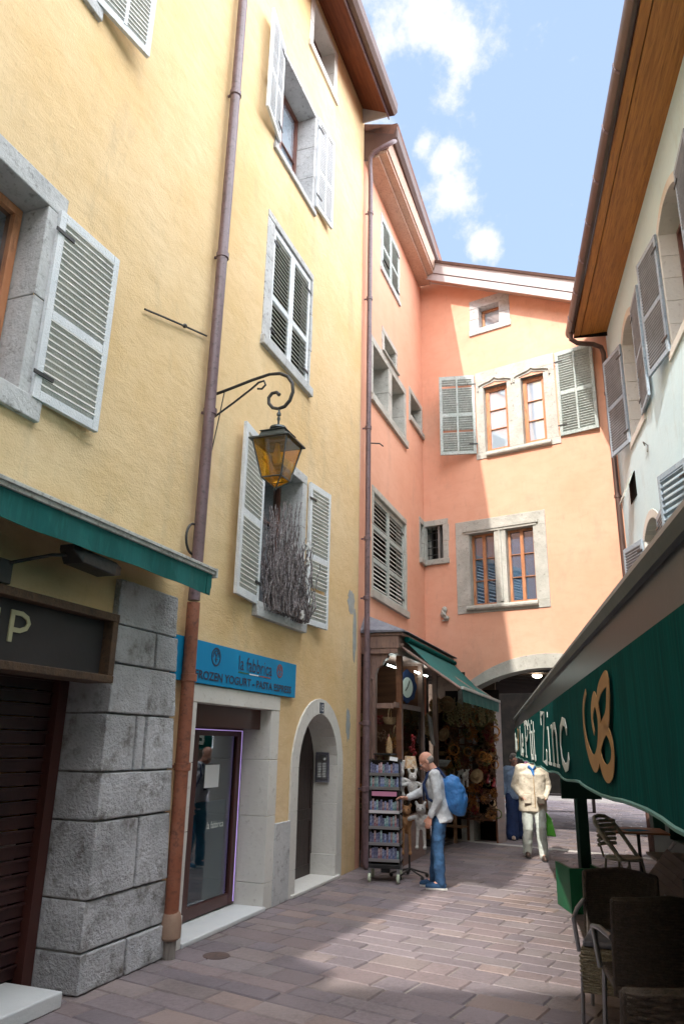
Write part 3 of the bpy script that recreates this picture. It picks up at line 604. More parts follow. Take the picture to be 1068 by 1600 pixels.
m_.box(1.395, 1.425, .322, .342, .03, 1.95); part('moulding', m_, 'darkwood', dr)
m_ = MB(); m_.lathe([(.0, 0), (.05, .0), (.05, .012), (.0, .02)], (1.0, .31, 1.5), 16, 'Y'); part('door_knocker', m_, 'iron', dr)
m_ = MB(); m_.box(.60, 2.22, -.05, .42, 0, .04); part('doorstep', m_, 'whitestone', AD, bevel=.01)
m_ = MB(); m_.box(2.06, 2.103, .10, .30, 1.22, 1.62); ic = part('intercom', m_, 'slate', AD, bevel=.004)
m_ = MB(); m_.box(2.055, 2.061, .12, .28, 1.26, 1.58); ip = part('intercom_plate', m_, 'steel', ic)
m_ = MB()
for k in range(9): m_.box(2.050, 2.056, .14, .19, 1.29+.022*k, 1.302+.022*k); m_.box(2.050, 2.056, .21, .26, 1.29+.022*k, 1.302+.022*k)
m_.lathe([(.018, 0), (.018, .01)], (2.045, .16, 1.53), 12, 'X'); part('bell_button', m_, 'paper', ip)
m_ = MB(); m_.box(1.36, 1.50, -.03, -.018, 2.13, 2.27); npl = part('number_plate', m_, 'navy', AD)
part('house_number', textmb('15', 1.385, 1.475, 2.155, 2.245, -.033), 'whiteprint', npl)
# plaster patches and stain under intercom
def blob2(cx, cz, rx, rz, y, seed, n=22):
    q = random.Random(seed); return [(cx+rx*math.cos(t)*(1+q.uniform(-.18, .18)), cz+rz*math.sin(t)*(1+q.uniform(-.18, .18))) for t in [2*math.pi*k/n for k in range(n)]]
for cx, cz, rx, rz, sd_ in ((2.62, 3.86, .16, .2, 1), (2.56, 2.02, .09, .22, 2), (2.80, 3.4, .08, .4, 3)):
    m_ = MB(); m_.prism(blob2(cx, cz, rx, rz, 0, sd_), -.003, .001); part('plaster_patch', m_, 'plast', H)
m_ = MB(); m_.tube([(-3.27, -.03, 5.53), (-2.98, -.035, 5.62), (-2.6, -.03, 5.74), (-2.2, -.03, 5.86)], .011, 6); m_.ball((-2.62, -.035, 5.735), .025, 6, 4); part('wall_rod', m_, 'iron', H)
# downpipes
dp = pipe(H, [(-2.12, -.10, 13.5), (-2.12, -.10, 8), (-2.14, -.10, 3.02)], .058, 'purple', [(-2.12, -.10, z) for z in (5.0, 6.9, 9.2, 11.6)])
dp2 = pipe(H, [(-2.14, -.10, 3.0), (-2.10, -.10, .33)], .062, 'rust', [(-2.12, -.10, 2.30), (-2.11, -.10, 1.52)])
m_ = MB(); m_.lathe([(.066, 0), (.088, .02), (.088, .14), (.075, .2), (.06, .22)], (-2.09, -.10, .14), 14); part('pipe_foot', m_, 'clay', dp2, smooth=True)
m_ = MB(); m_.lathe([(.055, -.02), (.055, .14)], (-2.09, -.10, 0), 14); part('pipe_base', m_, 'greywood', dp2, smooth=True)

# ================================================================== SALMON HOUSE
S = thing('salmon_house', 'salmon pink corner house spanning the alley with an arched passage', 'building', A, (7.45, 0, 0))
holes = [(3.15, 7.2, 0, 3.3), (4.15, 5.40, 11.05, 12.32), (3.62, 4.62, 7.92, 9.0), (4.86, 5.80, 7.92, 9.0), (4.35, 5.15, 9.2, 9.62), (6.35, 7.3, 8.68, 9.28), (3.72, 5.86, 4.26, 6.06), (7.12, 7.36, 5.65, 6.45)]
mb = MB(); wall(mb, 2.955, 7.45, 0, 12.72, holes)
part('wall', mb, 'pink', S)
def onA(mb): return mb
w = window(S, 4.15, 5.40, 11.05, 12.32, wl=.07, wt=.07, wb=.09, sash=False, dp=.2)
for (hx, sd) in ((4.16, 1), (5.39, -1)): shutter(w, .61, 1.24, hx, 11.07, sd, 0, m='gshutter', rails=(0, .45, 1), y=.0, pitch=.06)
w = surround(S, 3.62, 4.62, 7.92, 9.0, .13, .16, .15, m='greystone', dp=.45, wr=.24); ren(w); sash(w, 3.64, 4.6, 7.94, 8.98, .38, 'greywood', 2, 1)
w = surround(S, 4.87, 5.80, 7.92, 9.0, .005, .16, .15, m='greystone', dp=.45, wr=.15); ren(w); sash(w, 4.88, 5.78, 7.94, 8.98, .38, 'greywood', 2, 1)
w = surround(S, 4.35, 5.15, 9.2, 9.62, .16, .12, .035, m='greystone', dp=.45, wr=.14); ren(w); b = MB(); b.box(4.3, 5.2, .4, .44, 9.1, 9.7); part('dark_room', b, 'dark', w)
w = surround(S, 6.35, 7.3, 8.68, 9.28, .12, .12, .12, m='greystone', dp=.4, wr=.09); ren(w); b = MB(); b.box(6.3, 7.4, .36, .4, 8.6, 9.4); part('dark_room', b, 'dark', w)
w = surround(S, 3.72, 5.86, 4.26, 6.06, .10, .11, .13, m='greystone', dp=.3, wr=.07); ren(w)
for (hx, sd) in ((3.73, 1), (5.85, -1)): shutter(w, 1.05, 1.78, hx, 4.27, sd, 0, m='gshutter', rails=(0, .33, .67, 1), y=.06, pitch=.075, fw=.07, ms='shutter2')
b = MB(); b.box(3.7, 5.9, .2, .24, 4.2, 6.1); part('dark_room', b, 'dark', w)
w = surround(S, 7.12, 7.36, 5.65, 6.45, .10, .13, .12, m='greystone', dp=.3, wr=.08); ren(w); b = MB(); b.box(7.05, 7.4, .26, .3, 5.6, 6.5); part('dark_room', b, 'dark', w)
# eave on the long side
def EL(p0, p1): return [[(x, *q) for q in p] for x, p in ((2.98, p0), (7.15, p1))]
e0 = [(0.02, 12.76), (-.30, 12.74), (-.30, 12.80), (.02, 12.82)]; m_ = MB(); m_.loft([[(x, a, b-(x-2.98)*.03) for a, b in e0] for x in (2.98, 7.25)])
e1 = [(-.30, 12.80), (-.46, 12.80), (-.46, 12.86), (-.30, 12.86)]; m_.loft([[(x, a, b-(x-2.98)*.03) for a, b in e1] for x in (2.98, 7.2)])
e2 = [(-.46, 12.86), (-.49, 12.86), (-.56, 13.16), (-.46, 13.16)]; m_.loft([[(x, a, b-(x-2.98)*.03) for a, b in e2] for x in (2.98, 7.1)])
part('eave_boards', m_, 'soffit', S)
m_ = MB(); e3 = [(-.52, 13.10), (-.60, 13.08), (-.67, 13.14), (-.68, 13.36), (-.52, 13.38)]; m_.loft([[(x, a+(x-2.98)*.02, b-(x-2.98)*.035) for a, b in e3] for x in (3.02, 6.95)]); gt = part('gutter', m_, 'brownmetal', S)
m_ = MB(); m_.loft([[(2.97, -.68, 13.44), (2.97, 0.0, 13.46), (2.97, 0, 12.74), (2.97, -.05, 12.72), (2.97, -.66, 13.12)], [(3.0, -.68, 13.44), (3.0, 0.0, 13.46), (3.0, 0, 12.74), (3.0, -.05, 12.72), (3.0, -.66, 13.12)]]); part('eave_end_board', m_, 'brownmetal', S)
m_ = MB(); m_.loft([[(x, -.70+(x-2.98)*.02, 13.40-(x-2.98)*.035), (x, 5, 15.3), (x, 5, 15.2), (x, -.60, 13.2-(x-2.98)*.03)] for x in (2.97, 7.3)]); part('roof', m_, 'tile', S)
pipe(S, [(3.10, -.60, 13.14), (2.98, -.60, 13.02), (2.92, -.56, 12.94), (2.90, -.44, 12.88), (2.90, -.22, 12.80), (2.93, -.14, 12.72), (2.98, -.12, 12.55), (3.03, -.12, 12.2), (3.03, -.12, 8), (3.03, -.13, 3.2)], .045, 'purple', [(3.03, -.12, z) for z in (11.5, 9.6, 7.0, 5.0, 4.0)])
pp = pipe(S, [(3.03, -.13, 3.2), (3.03, -.13, .1), (3.03, -.18, .02)], .055, 'purple', [(3.03, -.13, z) for z in (2.05, 1.1)])
m_ = MB(); m_.tube([(3.05, -.14, 6.72), (3.12, -.3, 6.72), (3.25, -.32, 6.72)], .012, 6); part('pipe_hook', m_, 'iron', S)
# front wall over the passage, in D coordinates, parented to the same house
def partD(name, mb, m, parent, **k):
    """geometry given in the front wall's frame, converted to the house frame"""
    Mx = A.M.inverted() @ D.M; mb.v = [tuple(Mx @ Vector(q)) for q in mb.v]; return part(name, mb, m, parent, **k)
_part = part
class frameD:
    def __enter__(s): globals()['part'] = lambda name, mb, m, parent, **k: _pD(name, mb, m, parent, **k)
    def __exit__(s, *a): globals()['part'] = _part
def _pD(name, mb, m, parent, smooth=False, bevel=0, lab=None, rem=0, smf=0):
    Mx = A.M.inverted() @ D.M; mb.v = [tuple(Mx @ Vector(q)) for q in mb.v]; return _part(name, mb, m, parent, smooth, bevel, lab, rem, smf)
# passage arch
PA = arc(2.62, 2.82, 1.62, .40, 18)
top = lambda x: 12.9-.52*x
with frameD():
    holes = [(1.0, 4.24, 0, 3.22), (1.52, 2.02, 11.05, 11.62), (1.56, 2.12, 7.95, 9.52), (2.44, 2.95, 7.95, 9.52), (1.10, 1.66, 4.56, 6.12), (1.92, 2.52, 4.56, 6.12), (.0, .47, 5.66, 6.44), (-.3, .9, 0, 3.2)]
    mb = MB(); wall(mb, 0, 6.2, 0, 13.0, holes, top=top); spandrel(mb, PA, 3.22, 0)
    # passage walls, ceiling, back wall
    Lp = 7.5
    W_ = part('wall', mb, 'pink', S, lab='salmon pink front wall above the arch')
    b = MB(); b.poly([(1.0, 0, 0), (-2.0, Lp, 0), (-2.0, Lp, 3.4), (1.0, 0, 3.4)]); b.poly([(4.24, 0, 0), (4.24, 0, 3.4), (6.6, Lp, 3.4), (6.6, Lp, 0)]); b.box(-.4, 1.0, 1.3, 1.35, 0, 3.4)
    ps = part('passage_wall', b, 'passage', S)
    b = MB(); b.box(-2.2, 7, .03, Lp, 3.4, 3.44)
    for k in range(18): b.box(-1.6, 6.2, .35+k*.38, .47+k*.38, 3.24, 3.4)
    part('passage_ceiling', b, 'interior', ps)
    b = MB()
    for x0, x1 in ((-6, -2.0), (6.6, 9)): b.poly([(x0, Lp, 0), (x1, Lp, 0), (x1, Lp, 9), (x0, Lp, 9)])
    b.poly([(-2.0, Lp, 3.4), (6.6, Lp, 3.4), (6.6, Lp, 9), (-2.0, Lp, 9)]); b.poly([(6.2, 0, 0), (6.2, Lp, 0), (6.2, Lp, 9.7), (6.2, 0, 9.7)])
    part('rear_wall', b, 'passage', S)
    b = MB(); RO2 = arc(2.62, 2.80, 1.88, .70, 18)
    for i in range(18):
        (a, za), (c, zc), (e, ze), (f, zf) = PA[i], PA[i+1], RO2[i+1], RO2[i]
        b.hexa([(a, -.03, za), (c, -.03, zc), (c, .35, zc), (a, .35, za), (f, -.03, zf), (e, -.03, ze), (e, .35, ze), (f, .35, zf)])
    for (p, q) in ((.74, 1.0), (4.24, 4.5)):
        for k in range(6): b.box(p, q, -.03, .35, k*.47+.002, k*.47+.466)
    part('arch_stones', b, 'greystone', S, bevel=.004)
    # attic window
    window(S, 1.52, 2.02, 11.05, 11.62, wl=.22, wt=.22, wb=.14, wr=.26, m='stone', nx=1, nz=1, gl='glassb', dp=.3)
    # ogee double window
    b = MB(); b.box(1.38, 1.56, -.02, .3, 7.95, 9.52); b.box(2.12, 2.44, -.02, .3, 7.95, 9.52); b.box(2.95, 3.2, -.02, .3, 7.95, 9.52); b.box(1.34, 3.24, -.02, .3, 7.80, 7.95); b.box(1.38, 3.2, -.02, .3, 9.66, 9.92)
    for xc in (1.84, 2.695):
        og = []
        for k in range(21):
            t = (k-10)/10; og.append((xc+t*.30, 9.53+.05*(1-abs(t)**2.2)+.035*max(0, 1-abs(t)*3.2)**2))
        for k in range(20): b.hexa([(og[k][0], -.02, og[k][1]), (og[k+1][0], -.02, og[k+1][1]), (og[k+1][0], .3, og[k+1][1]), (og[k][0], .3, og[k][1]), (og[k][0], -.02, 9.66), (og[k+1][0], -.02, 9.66), (og[k+1][0], .3, 9.66), (og[k][0], .3, 9.66)])
    b.box(1.38, 1.54, -.02, .3, 9.52, 9.66); b.box(2.14, 2.395, -.02, .3, 9.52, 9.66); b.box(2.995, 3.2, -.02, .3, 9.52, 9.66)
    ow = part('window', b, 'greystone', S, bevel=.006)
    b = MB()
    for xc in (1.84, 2.695):
        pts = []
        for k in range(25):
            t = (k-12)/12; pts.append((xc+t*.40, -.035, 9.56+.08*(1-abs(t)**2.4)+.06*max(0, 1-abs(t)*3)**1.6))
        b.tube([(xc-.40, -.03, 9.44)]+pts+[(xc+.40, -.03, 9.44)], .02, 8)
    part('ogee_moulding', b, 'greystone', ow, smooth=True)
    b = MB(); b.tube([(1.60, -.05, 7.86), (3.05, -.05, 7.86)], .05, 10); part('sill', b, 'greystone', ow, smooth=True)
    for a, c in ((1.56, 2.12), (2.44, 2.95)):
        f = sash(ow, a+.005, c-.005, 7.955, 9.515, .14, 'orangeframe', 1, 3, 'glassb', fw=.085, bar=.018)
    shutter(ow, .80, 1.94, 1.36, 7.94, -1, 24, m='gshutter', rails=(0, .5, 1), mid=True, pitch=.055, ms='gshutter'); shutter(ow, .80, 1.94, 3.24, 7.94, 1, 3, m='gshutter', rails=(0, .5, 1), mid=True, pitch=.055, ms='gshutter')
    # mullioned lower window
    b = MB(); b.box(.78, 1.10, -.02, .32, 4.56, 6.12); b.box(1.66, 1.92, -.015, .32, 4.56, 6.12); b.box(2.52, 2.79, -.02, .32, 4.56, 6.12); b.box(.78, 2.79, -.02, .32, 6.12, 6.42); b.box(.78, 2.79, -.02, .32, 4.40, 4.56)
    lw = part('window', b, 'greystone', S, bevel=.008)
    b = MB(); b.box(.96, 2.64, -.06, .0, 6.17, 6.23); b.box(1.02, 2.6, -.04, .0, 6.12, 6.17); b.tube([(1.02, -.05, 4.50), (2.56, -.05, 4.50)], .055, 10); b.tube([(1.79, -.015, 4.6), (1.79, -.015, 6.1)], .04, 8); part('drip_mould', b, 'greystone', lw)
    for a, c in ((1.10, 1.66), (1.92, 2.52)): sash(lw, a+.004, c-.004, 4.565, 6.115, .15, 'orangeframe', 2, 3, 'glassc', fw=.05, bar=.015)
    # window wrapped in the corner
    w = surround(S, .03, .47, 5.66, 6.44, .02, .13, .12, m='greystone', dp=.34, wr=.13); ren(w)
    b = MB(); b.box(0, .5, .32, .36, 5.6, 6.5); part('dark_room', b, 'dark', w)
    b = MB()
    for k in range(3): b.tube([(.05+.1*k, .12, 5.66), (.05+.1*k, .12, 6.44)], .01, 6)
    for k in range(4): b.tube([(.03, .12, 5.8+k*.17), (.3, .12, 5.8+k*.17)], .01, 6)
    part('grille', b, 'iron', w)
    b = MB(); b.box(.32, .36, .05, .32, 5.67, 6.43); part('board', b, 'greywood', w)
    # small carved ornament
    b = MB(); b.ball((.49, -.05, 4.52), .06, 10, 8, (1, .8, 1.2)); b.ball((.46, -.05, 4.42), .07, 10, 8, (1, .8, 1)); b.ball((.53, -.05, 4.34), .06, 10, 8, (1.2, .8, .8)); b.box(.43, .55, -.06, .01, 4.28, 4.31); b.tube([(.44, -.08, 4.5), (.5, -.1, 4.42), (.55, -.08, 4.36)], .022, 6)
    part('carved_ornament', b, 'greystone', S, smooth=True)
    # sloping verge
    def slope(prof, x0, x1): return [[(x, a, b-.525*x) for a, b in prof] for x in (x0, x1)]
    b = MB(); b.loft(slope([(0.02, 12.92), (-.36, 12.80), (-.36, 12.88), (.02, 13.0)], .0, 4.15)); part('verge_soffit', b, 'soffit', S)
    b = MB(); b.loft(slope([(-.36, 12.80), (-.40, 12.80), (-.42, 12.98), (-.36, 12.98)], .0, 4.2)); b.loft(slope([(-.40, 12.99), (-.44, 12.99), (-.50, 13.24), (-.40, 13.24)], .1, 4.25)); part('verge_fascia', b, 'whitepaint', S)
    b = MB(); b.loft(slope([(-.38, 13.24), (-.54, 13.24), (-.56, 13.30), (-.38, 13.34)], .12, 4.3)); b.loft(slope([(-.375, 12.975), (-.43, 12.975), (-.43, 12.99), (-.375, 12.99)], .0, 4.22)); part('verge_capping', b, 'brownmetal', S)
    b = MB(); b.loft(slope([(-.5, 13.32), (Lp+.4, 15.0), (Lp+.4, 14.8), (-.38, 13.2)], -6, 7.0)); b.poly([(-6, Lp+.3, 9), (9, Lp+.3, 9), (9, Lp+.3, 10.2), (-6, Lp+.3, 18)]); part('roof', b, 'tile', S)  # unseen rear slope raised so that it shades the far house
    # low passage lamp
    b = MB(); b.lathe([(.02, .0), (.09, .03), (.10, .06)], (2.0, 1.2, 3.14), 14); pl_ = part('ceiling_lamp', b, 'lamplit', S, smooth=True)
    b = MB(); b.tube([(1.6, .5, 3.22), (1.45, .35, 3.05)], .05, 10); b.tube([(1.6, .5, 3.22), (2.6, .6, 3.22)], .012, 6); part('spotlight', b, 'steel', S)

# ================================================================== PALE BLUE HOUSE (right)
B = thing('pale_blue_house', 'pale blue rendered house with orange eave boards on the right', 'building', RW, (-9, 0, 0))
arches = [(-12.85, -11.85, 7.0, 8.9, .2), (-9.7, -8.6, 7.05, 8.9, .2), (-12.75, -11.65, 3.6, 5.1, .22), (-6.4, -5.3, 7.05, 8.95, .2), (-9.6, -8.5, 3.6, 5.35, .2)]
holes = [(a, b, c, d+e) for a, b, c, d, e in arches]
mb = MB(); wall(mb, -14.45, 10, 0, 10.05, holes)
for a, b, c, d, e in arches: spandrel(mb, arc((a+b)/2, d, (b-a)/2, e, 10), d+e, 0)
mb.poly([(10, 0, 0), (10, 7, 0), (10, 7, 10), (10, 0, 10)]); mb.poly([(-14.45, 0, 0), (-14.45, 0, 10), (-14.45, 7, 10), (-14.45, 7, 0)])
part('wall', mb, 'blue', B)
for i, (a, b, c, d, e) in enumerate(arches):
    m_ = MB(); w_ = .0; PT = arc((a+b)/2, d, (b-a)/2, e, 10); PO = arc((a+b)/2, d+.02, (b-a)/2+.17, e+.12, 10)
    for k in range(5):
        h0 = c+(d-c)*k/5; h1 = c+(d-c)*(k+1)/5; m_.box(a-.17, a, -.008, .36, h0+.003, h1-.003); m_.box(b, b+.17, -.008, .36, h0+.003, h1-.003)
    for k in range(10): m_.hexa([(PT[k][0], -.008, PT[k][1]), (PT[k+1][0], -.008, PT[k+1][1]), (PT[k+1][0], .36, PT[k+1][1]), (PT[k][0], .36, PT[k][1]), (PO[k][0], -.008, PO[k][1]), (PO[k+1][0], -.008, PO[k+1][1]), (PO[k+1][0], .36, PO[k+1][1]), (PO[k][0], .36, PO[k][1])])
    m_.box(a-.17, b+.17, -.03, .36, c-.13, c); w = part('window', m_, 'whitestone', B, bevel=.005)
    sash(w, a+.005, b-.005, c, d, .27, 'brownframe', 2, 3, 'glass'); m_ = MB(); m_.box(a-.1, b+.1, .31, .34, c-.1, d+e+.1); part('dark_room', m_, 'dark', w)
    hh = d-c+.08
    a1, a2 = ((15, 3), (9, 4), (13, 4), (8, 8), (15, 6))[i]
    shutter(w, .76, hh, a-.06, c-.02, -1, a1, m='bshutter', ms='bslat' if i < 4 else 'bshutter', rails=(0, .48, 1), pitch=.05 if i < 4 else .085); shutter(w, .76, hh, b+.08, c-.02, 1, a2, m='bshutter', ms='bslat', rails=(0, .48, 1))
m_ = MB(); m_.box(-13.5, -12.95, -.012, .03, 6.0, 6.45); vt = part('small_window', m_, 'dark', B); m_ = MB(); m_.rbox((-13.22, -.12, 6.22), (.5, .02, .5), rx=R_(-22)); part('flap', m_, 'gshutter', vt)
m_ = MB(); m_.tube([(-11.9, -.02, 6.5), (-11.8, -.06, 6.52), (-11.7, -.02, 6.42), (-11.68, -.04, 6.3)], .01, 6); part('wall_hook', m_, 'iron', B)
m_ = MB(); m_.loft([[(x, .05, 9.98), (x, -.52, 9.93), (x, -.52, 9.97), (x, .05, 10.02)] for x in (-14.2, 10)]); m_.loft([[(x, -.535, 9.93), (x, -.66, 9.92), (x, -.66, 9.97), (x, -.535, 9.97)] for x in (-14.2, 10)])
bm_ = part('eave_boards', m_, 'orangewood', B)
m_ = MB(); m_.box(-14.2, 10, -.54, -.515, 9.985, 10.0); m_.box(-14.21, -14.17, -.66, 0, 9.9, 10.1); part('board_gap', m_, 'dark', bm_)
m_ = MB()
prg = [(-.665+.0, 9.99), (-.69, 9.93), (-.75, 9.90), (-.80, 9.94), (-.82, 10.0), (-.82, 10.06), (-.665, 10.1)]
m_.loft([[(x, a, b) for a, b in prg] for x in (-14.22, 10)]); gt = part('gutter', m_, 'brownmetal', B, smooth=True)
for k in range(16): x = -13.6+k*.98; m_ = MB(); m_.loft([[(x+dx, a*1.012, b-.004) for a, b in prg] for dx in (-.02, .02)]); part('gutter_joint', m_, 'purple', gt)
m_ = MB(); m_.loft([[(x, -.80, 10.10), (x, 3.5, 12.6), (x, 7.2, 10.4), (x, 7.2, 10.3), (x, 3.5, 12.5), (x, -.65, 10.04)] for x in (-14.25, 10)]); part('roof', m_, 'tile', B)
pipe(B, [(-14.02, -.74, 9.92), (-14.03, -.74, 9.78), (-14.06, -.62, 9.70), (-14.12, -.30, 9.68), (-14.2, -.14, 9.64), (-14.22, -.10, 9.5), (-14.22, -.10, .1)], .05, 'brownmetal', [(-14.22, -.10, z) for z in (8.6, 6.4, 4.6, 3.0)])
# ground floor shopfront, dark green joinery
m_ = MB(); m_.box(-13.3, 9, -.30, 0, 2.55, 2.95); m_.box(-13.3, 9, -.22, 0, 0, .55)
for x in (-13.3, -12.2, -10.8, -8.6, -6.4, -4.2, -2.0, .2, 2.4): m_.box(x, x+.28, -.26, 0, .55, 2.55)
sf_ = part('shopfront', m_, 'greenpaint', B, bevel=.01)
m_ = MB(); m_.box(-13.1, 9, -.10, -.09, .55, 2.55); part('pane', m_, 'glass', sf_)

# ================================================================== other houses that close the street
Y2 = thing('neighbouring_house', 'plain beige house further back along the left side of the alley', 'building', A, (-16, 0, 0))
m_ = MB(); m_.box(-40, -12.01, 0, 8, 0, 9.5); part('wall', m_, 'beige', Y2)
m_ = MB(); m_.loft([[(x, -.50, 9.5), (x, 4, 11.6), (x, 8.3, 9.5), (x, 4, 11.4)] for x in (-40, -12.02)]); part('roof', m_, 'tile', Y2)
Q = thing('street_end_house', 'plain beige house closing the alley behind the viewpoint', 'building', WD, (0, -12, 0))
m_ = MB(); m_.box(-16, 14, -14, -7.9, 0, 14.4)
part('wall', m_, 'beige', Q); m_ = MB(); m_.loft([[(x, -7.5, 14.4), (x, -11.5, 16.0), (x, -14.4, 14.2), (x, -11.5, 15.8)] for x in (-16, 14)]); part('roof', m_, 'tile', Q)
Z = thing('far_house', 'distant house with shade painted into its dark front, across the square beyond the passage', 'building', WD, (8, 31, 0))
m_ = MB(); m_.box(-6, 24, 30.7, 30.95, 0, 4.6); part('painted_shade_front', m_, 'dark', Z); m_ = MB(); hs_ = [(x, x+1.1, z, z+1.6) for x in (-2, 1.2, 4.4, 7.6, 10.8, 14) for z in (5.0, 8.0)]; wall(m_, -6, 24, 0, 10.5, hs_, y=31); m_.poly([(-6, 31, 10.5), (24, 31, 10.5), (24, 39, 10.5), (-6, 39, 10.5)]); part('wall', m_, 'interior', Z)  # near-black front and dark brown wall put the shade into the colour
for a, b, c, d in hs_: g = MB(); g.box(a, b, 31.12, 31.16, c, d); part('window', g, 'glass', Z)

# ================================================================== STREET OBJECTS ON THE LEFT
L = thing('shop_awning', 'long narrow teal green awning with off-white rail over the shuttered shop at left', 'awning', A, (-5.5, 0, 3.2))
m_ = MB(); xs_ = [-9+k*.18 for k in range(37)]
m_.loft([[(x, -.50, 3.17), (x, -.50+.012*math.sin(x*9), 2.985+.006*math.sin(x*3.1)), (x, -.495+.012*math.sin(x*9), 2.985+.006*math.sin(x*3.1)), (x, -.495, 3.17)] for x in xs_]); m_.prism([(-2.52, 3.17), (-2.52, 3.05), (-2.55, 2.99), (-2.6, 2.985), (-2.6, 3.17)], -.502, -.497)
va = part('valance', m_, 'green', L)
m_ = MB(); m_.box(-9, -2.50, -.52, -.46, 3.165, 3.215); m_.box(-9, -2.5, -.535, -.52, 3.195, 3.222); m_.box(-2.5, -2.48, -.54, -.44, 3.14, 3.225); part('front_rail', m_, 'rail', L, bevel=.004)
m_ = MB(); m_.loft([[(x, -.49, 3.19), (x, -.02, 3.40), (x, -.02, 3.41), (x, -.49, 3.20)] for x in (-9, -2.54)]); part('canopy', m_, 'green', L)
m_ = MB(); m_.tube([(-9, -.06, 3.36), (-2.56, -.06, 3.36)], .045, 12); part('roller_tube', m_, 'rail', L, smooth=True)
for x in (-8.4, -5.7, -2.9): m_ = MB(); m_.tube([(x, -.02, 3.28), (x-.35, -.27, 3.24), (x, -.46, 3.19)], .016, 8); part('folding_arm', m_, 'rail', L)
U = thing('shop_sign', 'dark shop board with rusty frame ending in the letters UP', 'sign', A, (-5, -.25, 2.15))
m_ = MB(); m_.box(-6.6, -3.52, -.18, -.06, 2.20, 2.60); part('panel', m_, 'signdark', U)
m_ = MB(); m_.box(-6.6, -3.45, -.27, -.02, 2.60, 2.66); m_.box(-6.6, -3.45, -.27, -.02, 2.145, 2.20); m_.box(-3.52, -3.455, -.268, -.02, 2.20, 2.60); part('sign_frame', m_, 'signframe', U, bevel=.006)
m_ = MB(); yy = -.192
for pts, w_ in (([(-4.75, 2.53), (-4.75, 2.42), (-4.725, 2.36), (-4.665, 2.335), (-4.605, 2.36), (-4.58, 2.42), (-4.58, 2.53)], .034), ([(-4.45, 2.33), (-4.45, 2.535)], .034), ([(-4.45, 2.52), (-4.37, 2.52), (-4.32, 2.50), (-4.30, 2.465), (-4.32, 2.43), (-4.37, 2.41), (-4.45, 2.41)], .030)): m_.ribbon(pts, w_, yy, .01)
part('lettering', m_, 'signtext', U)
for x in (-6, -3.9): m_ = MB(); m_.box(x, x+.03, -.06, -.0, 2.55, 2.58); part('bracket', m_, 'iron', U)
m_ = MB(); Fl = thing('sign_floodlight', 'small black floodlight on a bent arm above the dark UP board', 'light', A, (-4.4, 0, 2.85))
m_.box(-4.58, -4.46, -.14, -.0, 2.70, 2.86); part('wall_box', m_, 'iron', Fl, bevel=.008)
m_ = MB(); m_.tube([(-4.5, -.14, 2.84), (-4.3, -.3, 2.93), (-4.12, -.36, 2.97)], .012, 8); m_.tube([(-4.52, -.1, 2.72), (-4.52, -.12, 2.64)], .01, 6); part('arm', m_, 'iron', Fl)
m_ = MB(); m_.loft([[(-4.24, -.42, 2.98), (-4.24, -.30, 2.98), (-4.24, -.30, 3.02), (-4.24, -.42, 3.02)], [(-4.16, -.45, 2.90), (-4.16, -.28, 2.90), (-4.16, -.28, 3.0), (-4.16, -.45, 3.0)], [(-3.80, -.45, 2.885), (-3.80, -.28, 2.885), (-3.80, -.28, 2.985), (-3.80, -.45, 2.985)], [(-3.70, -.42, 2.91), (-3.70, -.30, 2.91), (-3.70, -.30, 2.97), (-3.70, -.42, 2.97)]]); part('lamp_head', m_, 'iron', Fl, bevel=.008)
m_ = MB()
m_.tube([(-2.18+.125*math.cos(t), -.06, 3.62+.15*math.sin(t)) for t in [2*math.pi*k/28 for k in range(29)]], .012, 8)
solo('cable_coil', 'black cable loop hanging behind the brown downpipe above the green awning', 'cable', A, (-2.18, -.06, 3.62), m_, 'iron', smooth=True)
# yoghurt shop sign
Y = thing('yogurt_sign', 'bright blue shop sign with dark lettering above the glass door', 'sign', A, (-.9, -.03, 2.27))
m_ = MB(); m_.box(-2.34, .47, -.045, -.026, 2.275, 2.68); bd = part('board', m_, 'shopblue', Y, bevel=.002)
def ringmb(cx, cz, rx, rz, w_, y, t=.003, n=28):
    m = MB(); m.ribbon([(cx+rx*math.cos(2*math.pi*k/n), cz+rz*math.sin(2*math.pi*k/n)) for k in range(n+1)], w_, y, t); return m
for cx, col, rr_ in ((-1.55, 'navy', 1), (-.02, 'redprint', .85)):
    m_ = ringmb(cx, 2.555, .085*rr_, .085*rr_, .016, -.049); m_.ribbon([(cx+.06*rr_*math.cos(t), 2.555+.06*rr_*math.sin(t)) for t in [k*.3 for k in range(12)]], .008, -.0492)
    m_.ribbon([(cx-.03, 2.60), (cx, 2.555), (cx, 2.50)], .012, -.0495); m_.ribbon([(cx+.03, 2.60), (cx, 2.555)], .012, -.0493); m_.ribbon([(cx-.025, 2.53), (cx+.03, 2.53)], .008, -.0497)
    part('round_emblem', m_, col, bd)
part('lettering', textmb('la fabbrica', -1.06, -.24, 2.475, 2.625, -.049), 'navy', bd)
part('lettering', textmb('FROZEN YOGURT - PASTA ESPRESS', -1.93, .33, 2.315, 2.40, -.049, bold=.022), 'navy', bd)
for a, b_, c in ((-1.06, -.82, 'greenpanel'), (-.80, -.58, 'whiteprint'), (-.56, -.26, 'redprint')): m_ = MB(); m_.box(a, b_, -.0485, -.046, 2.445, 2.457); part('underline', m_, c, bd)
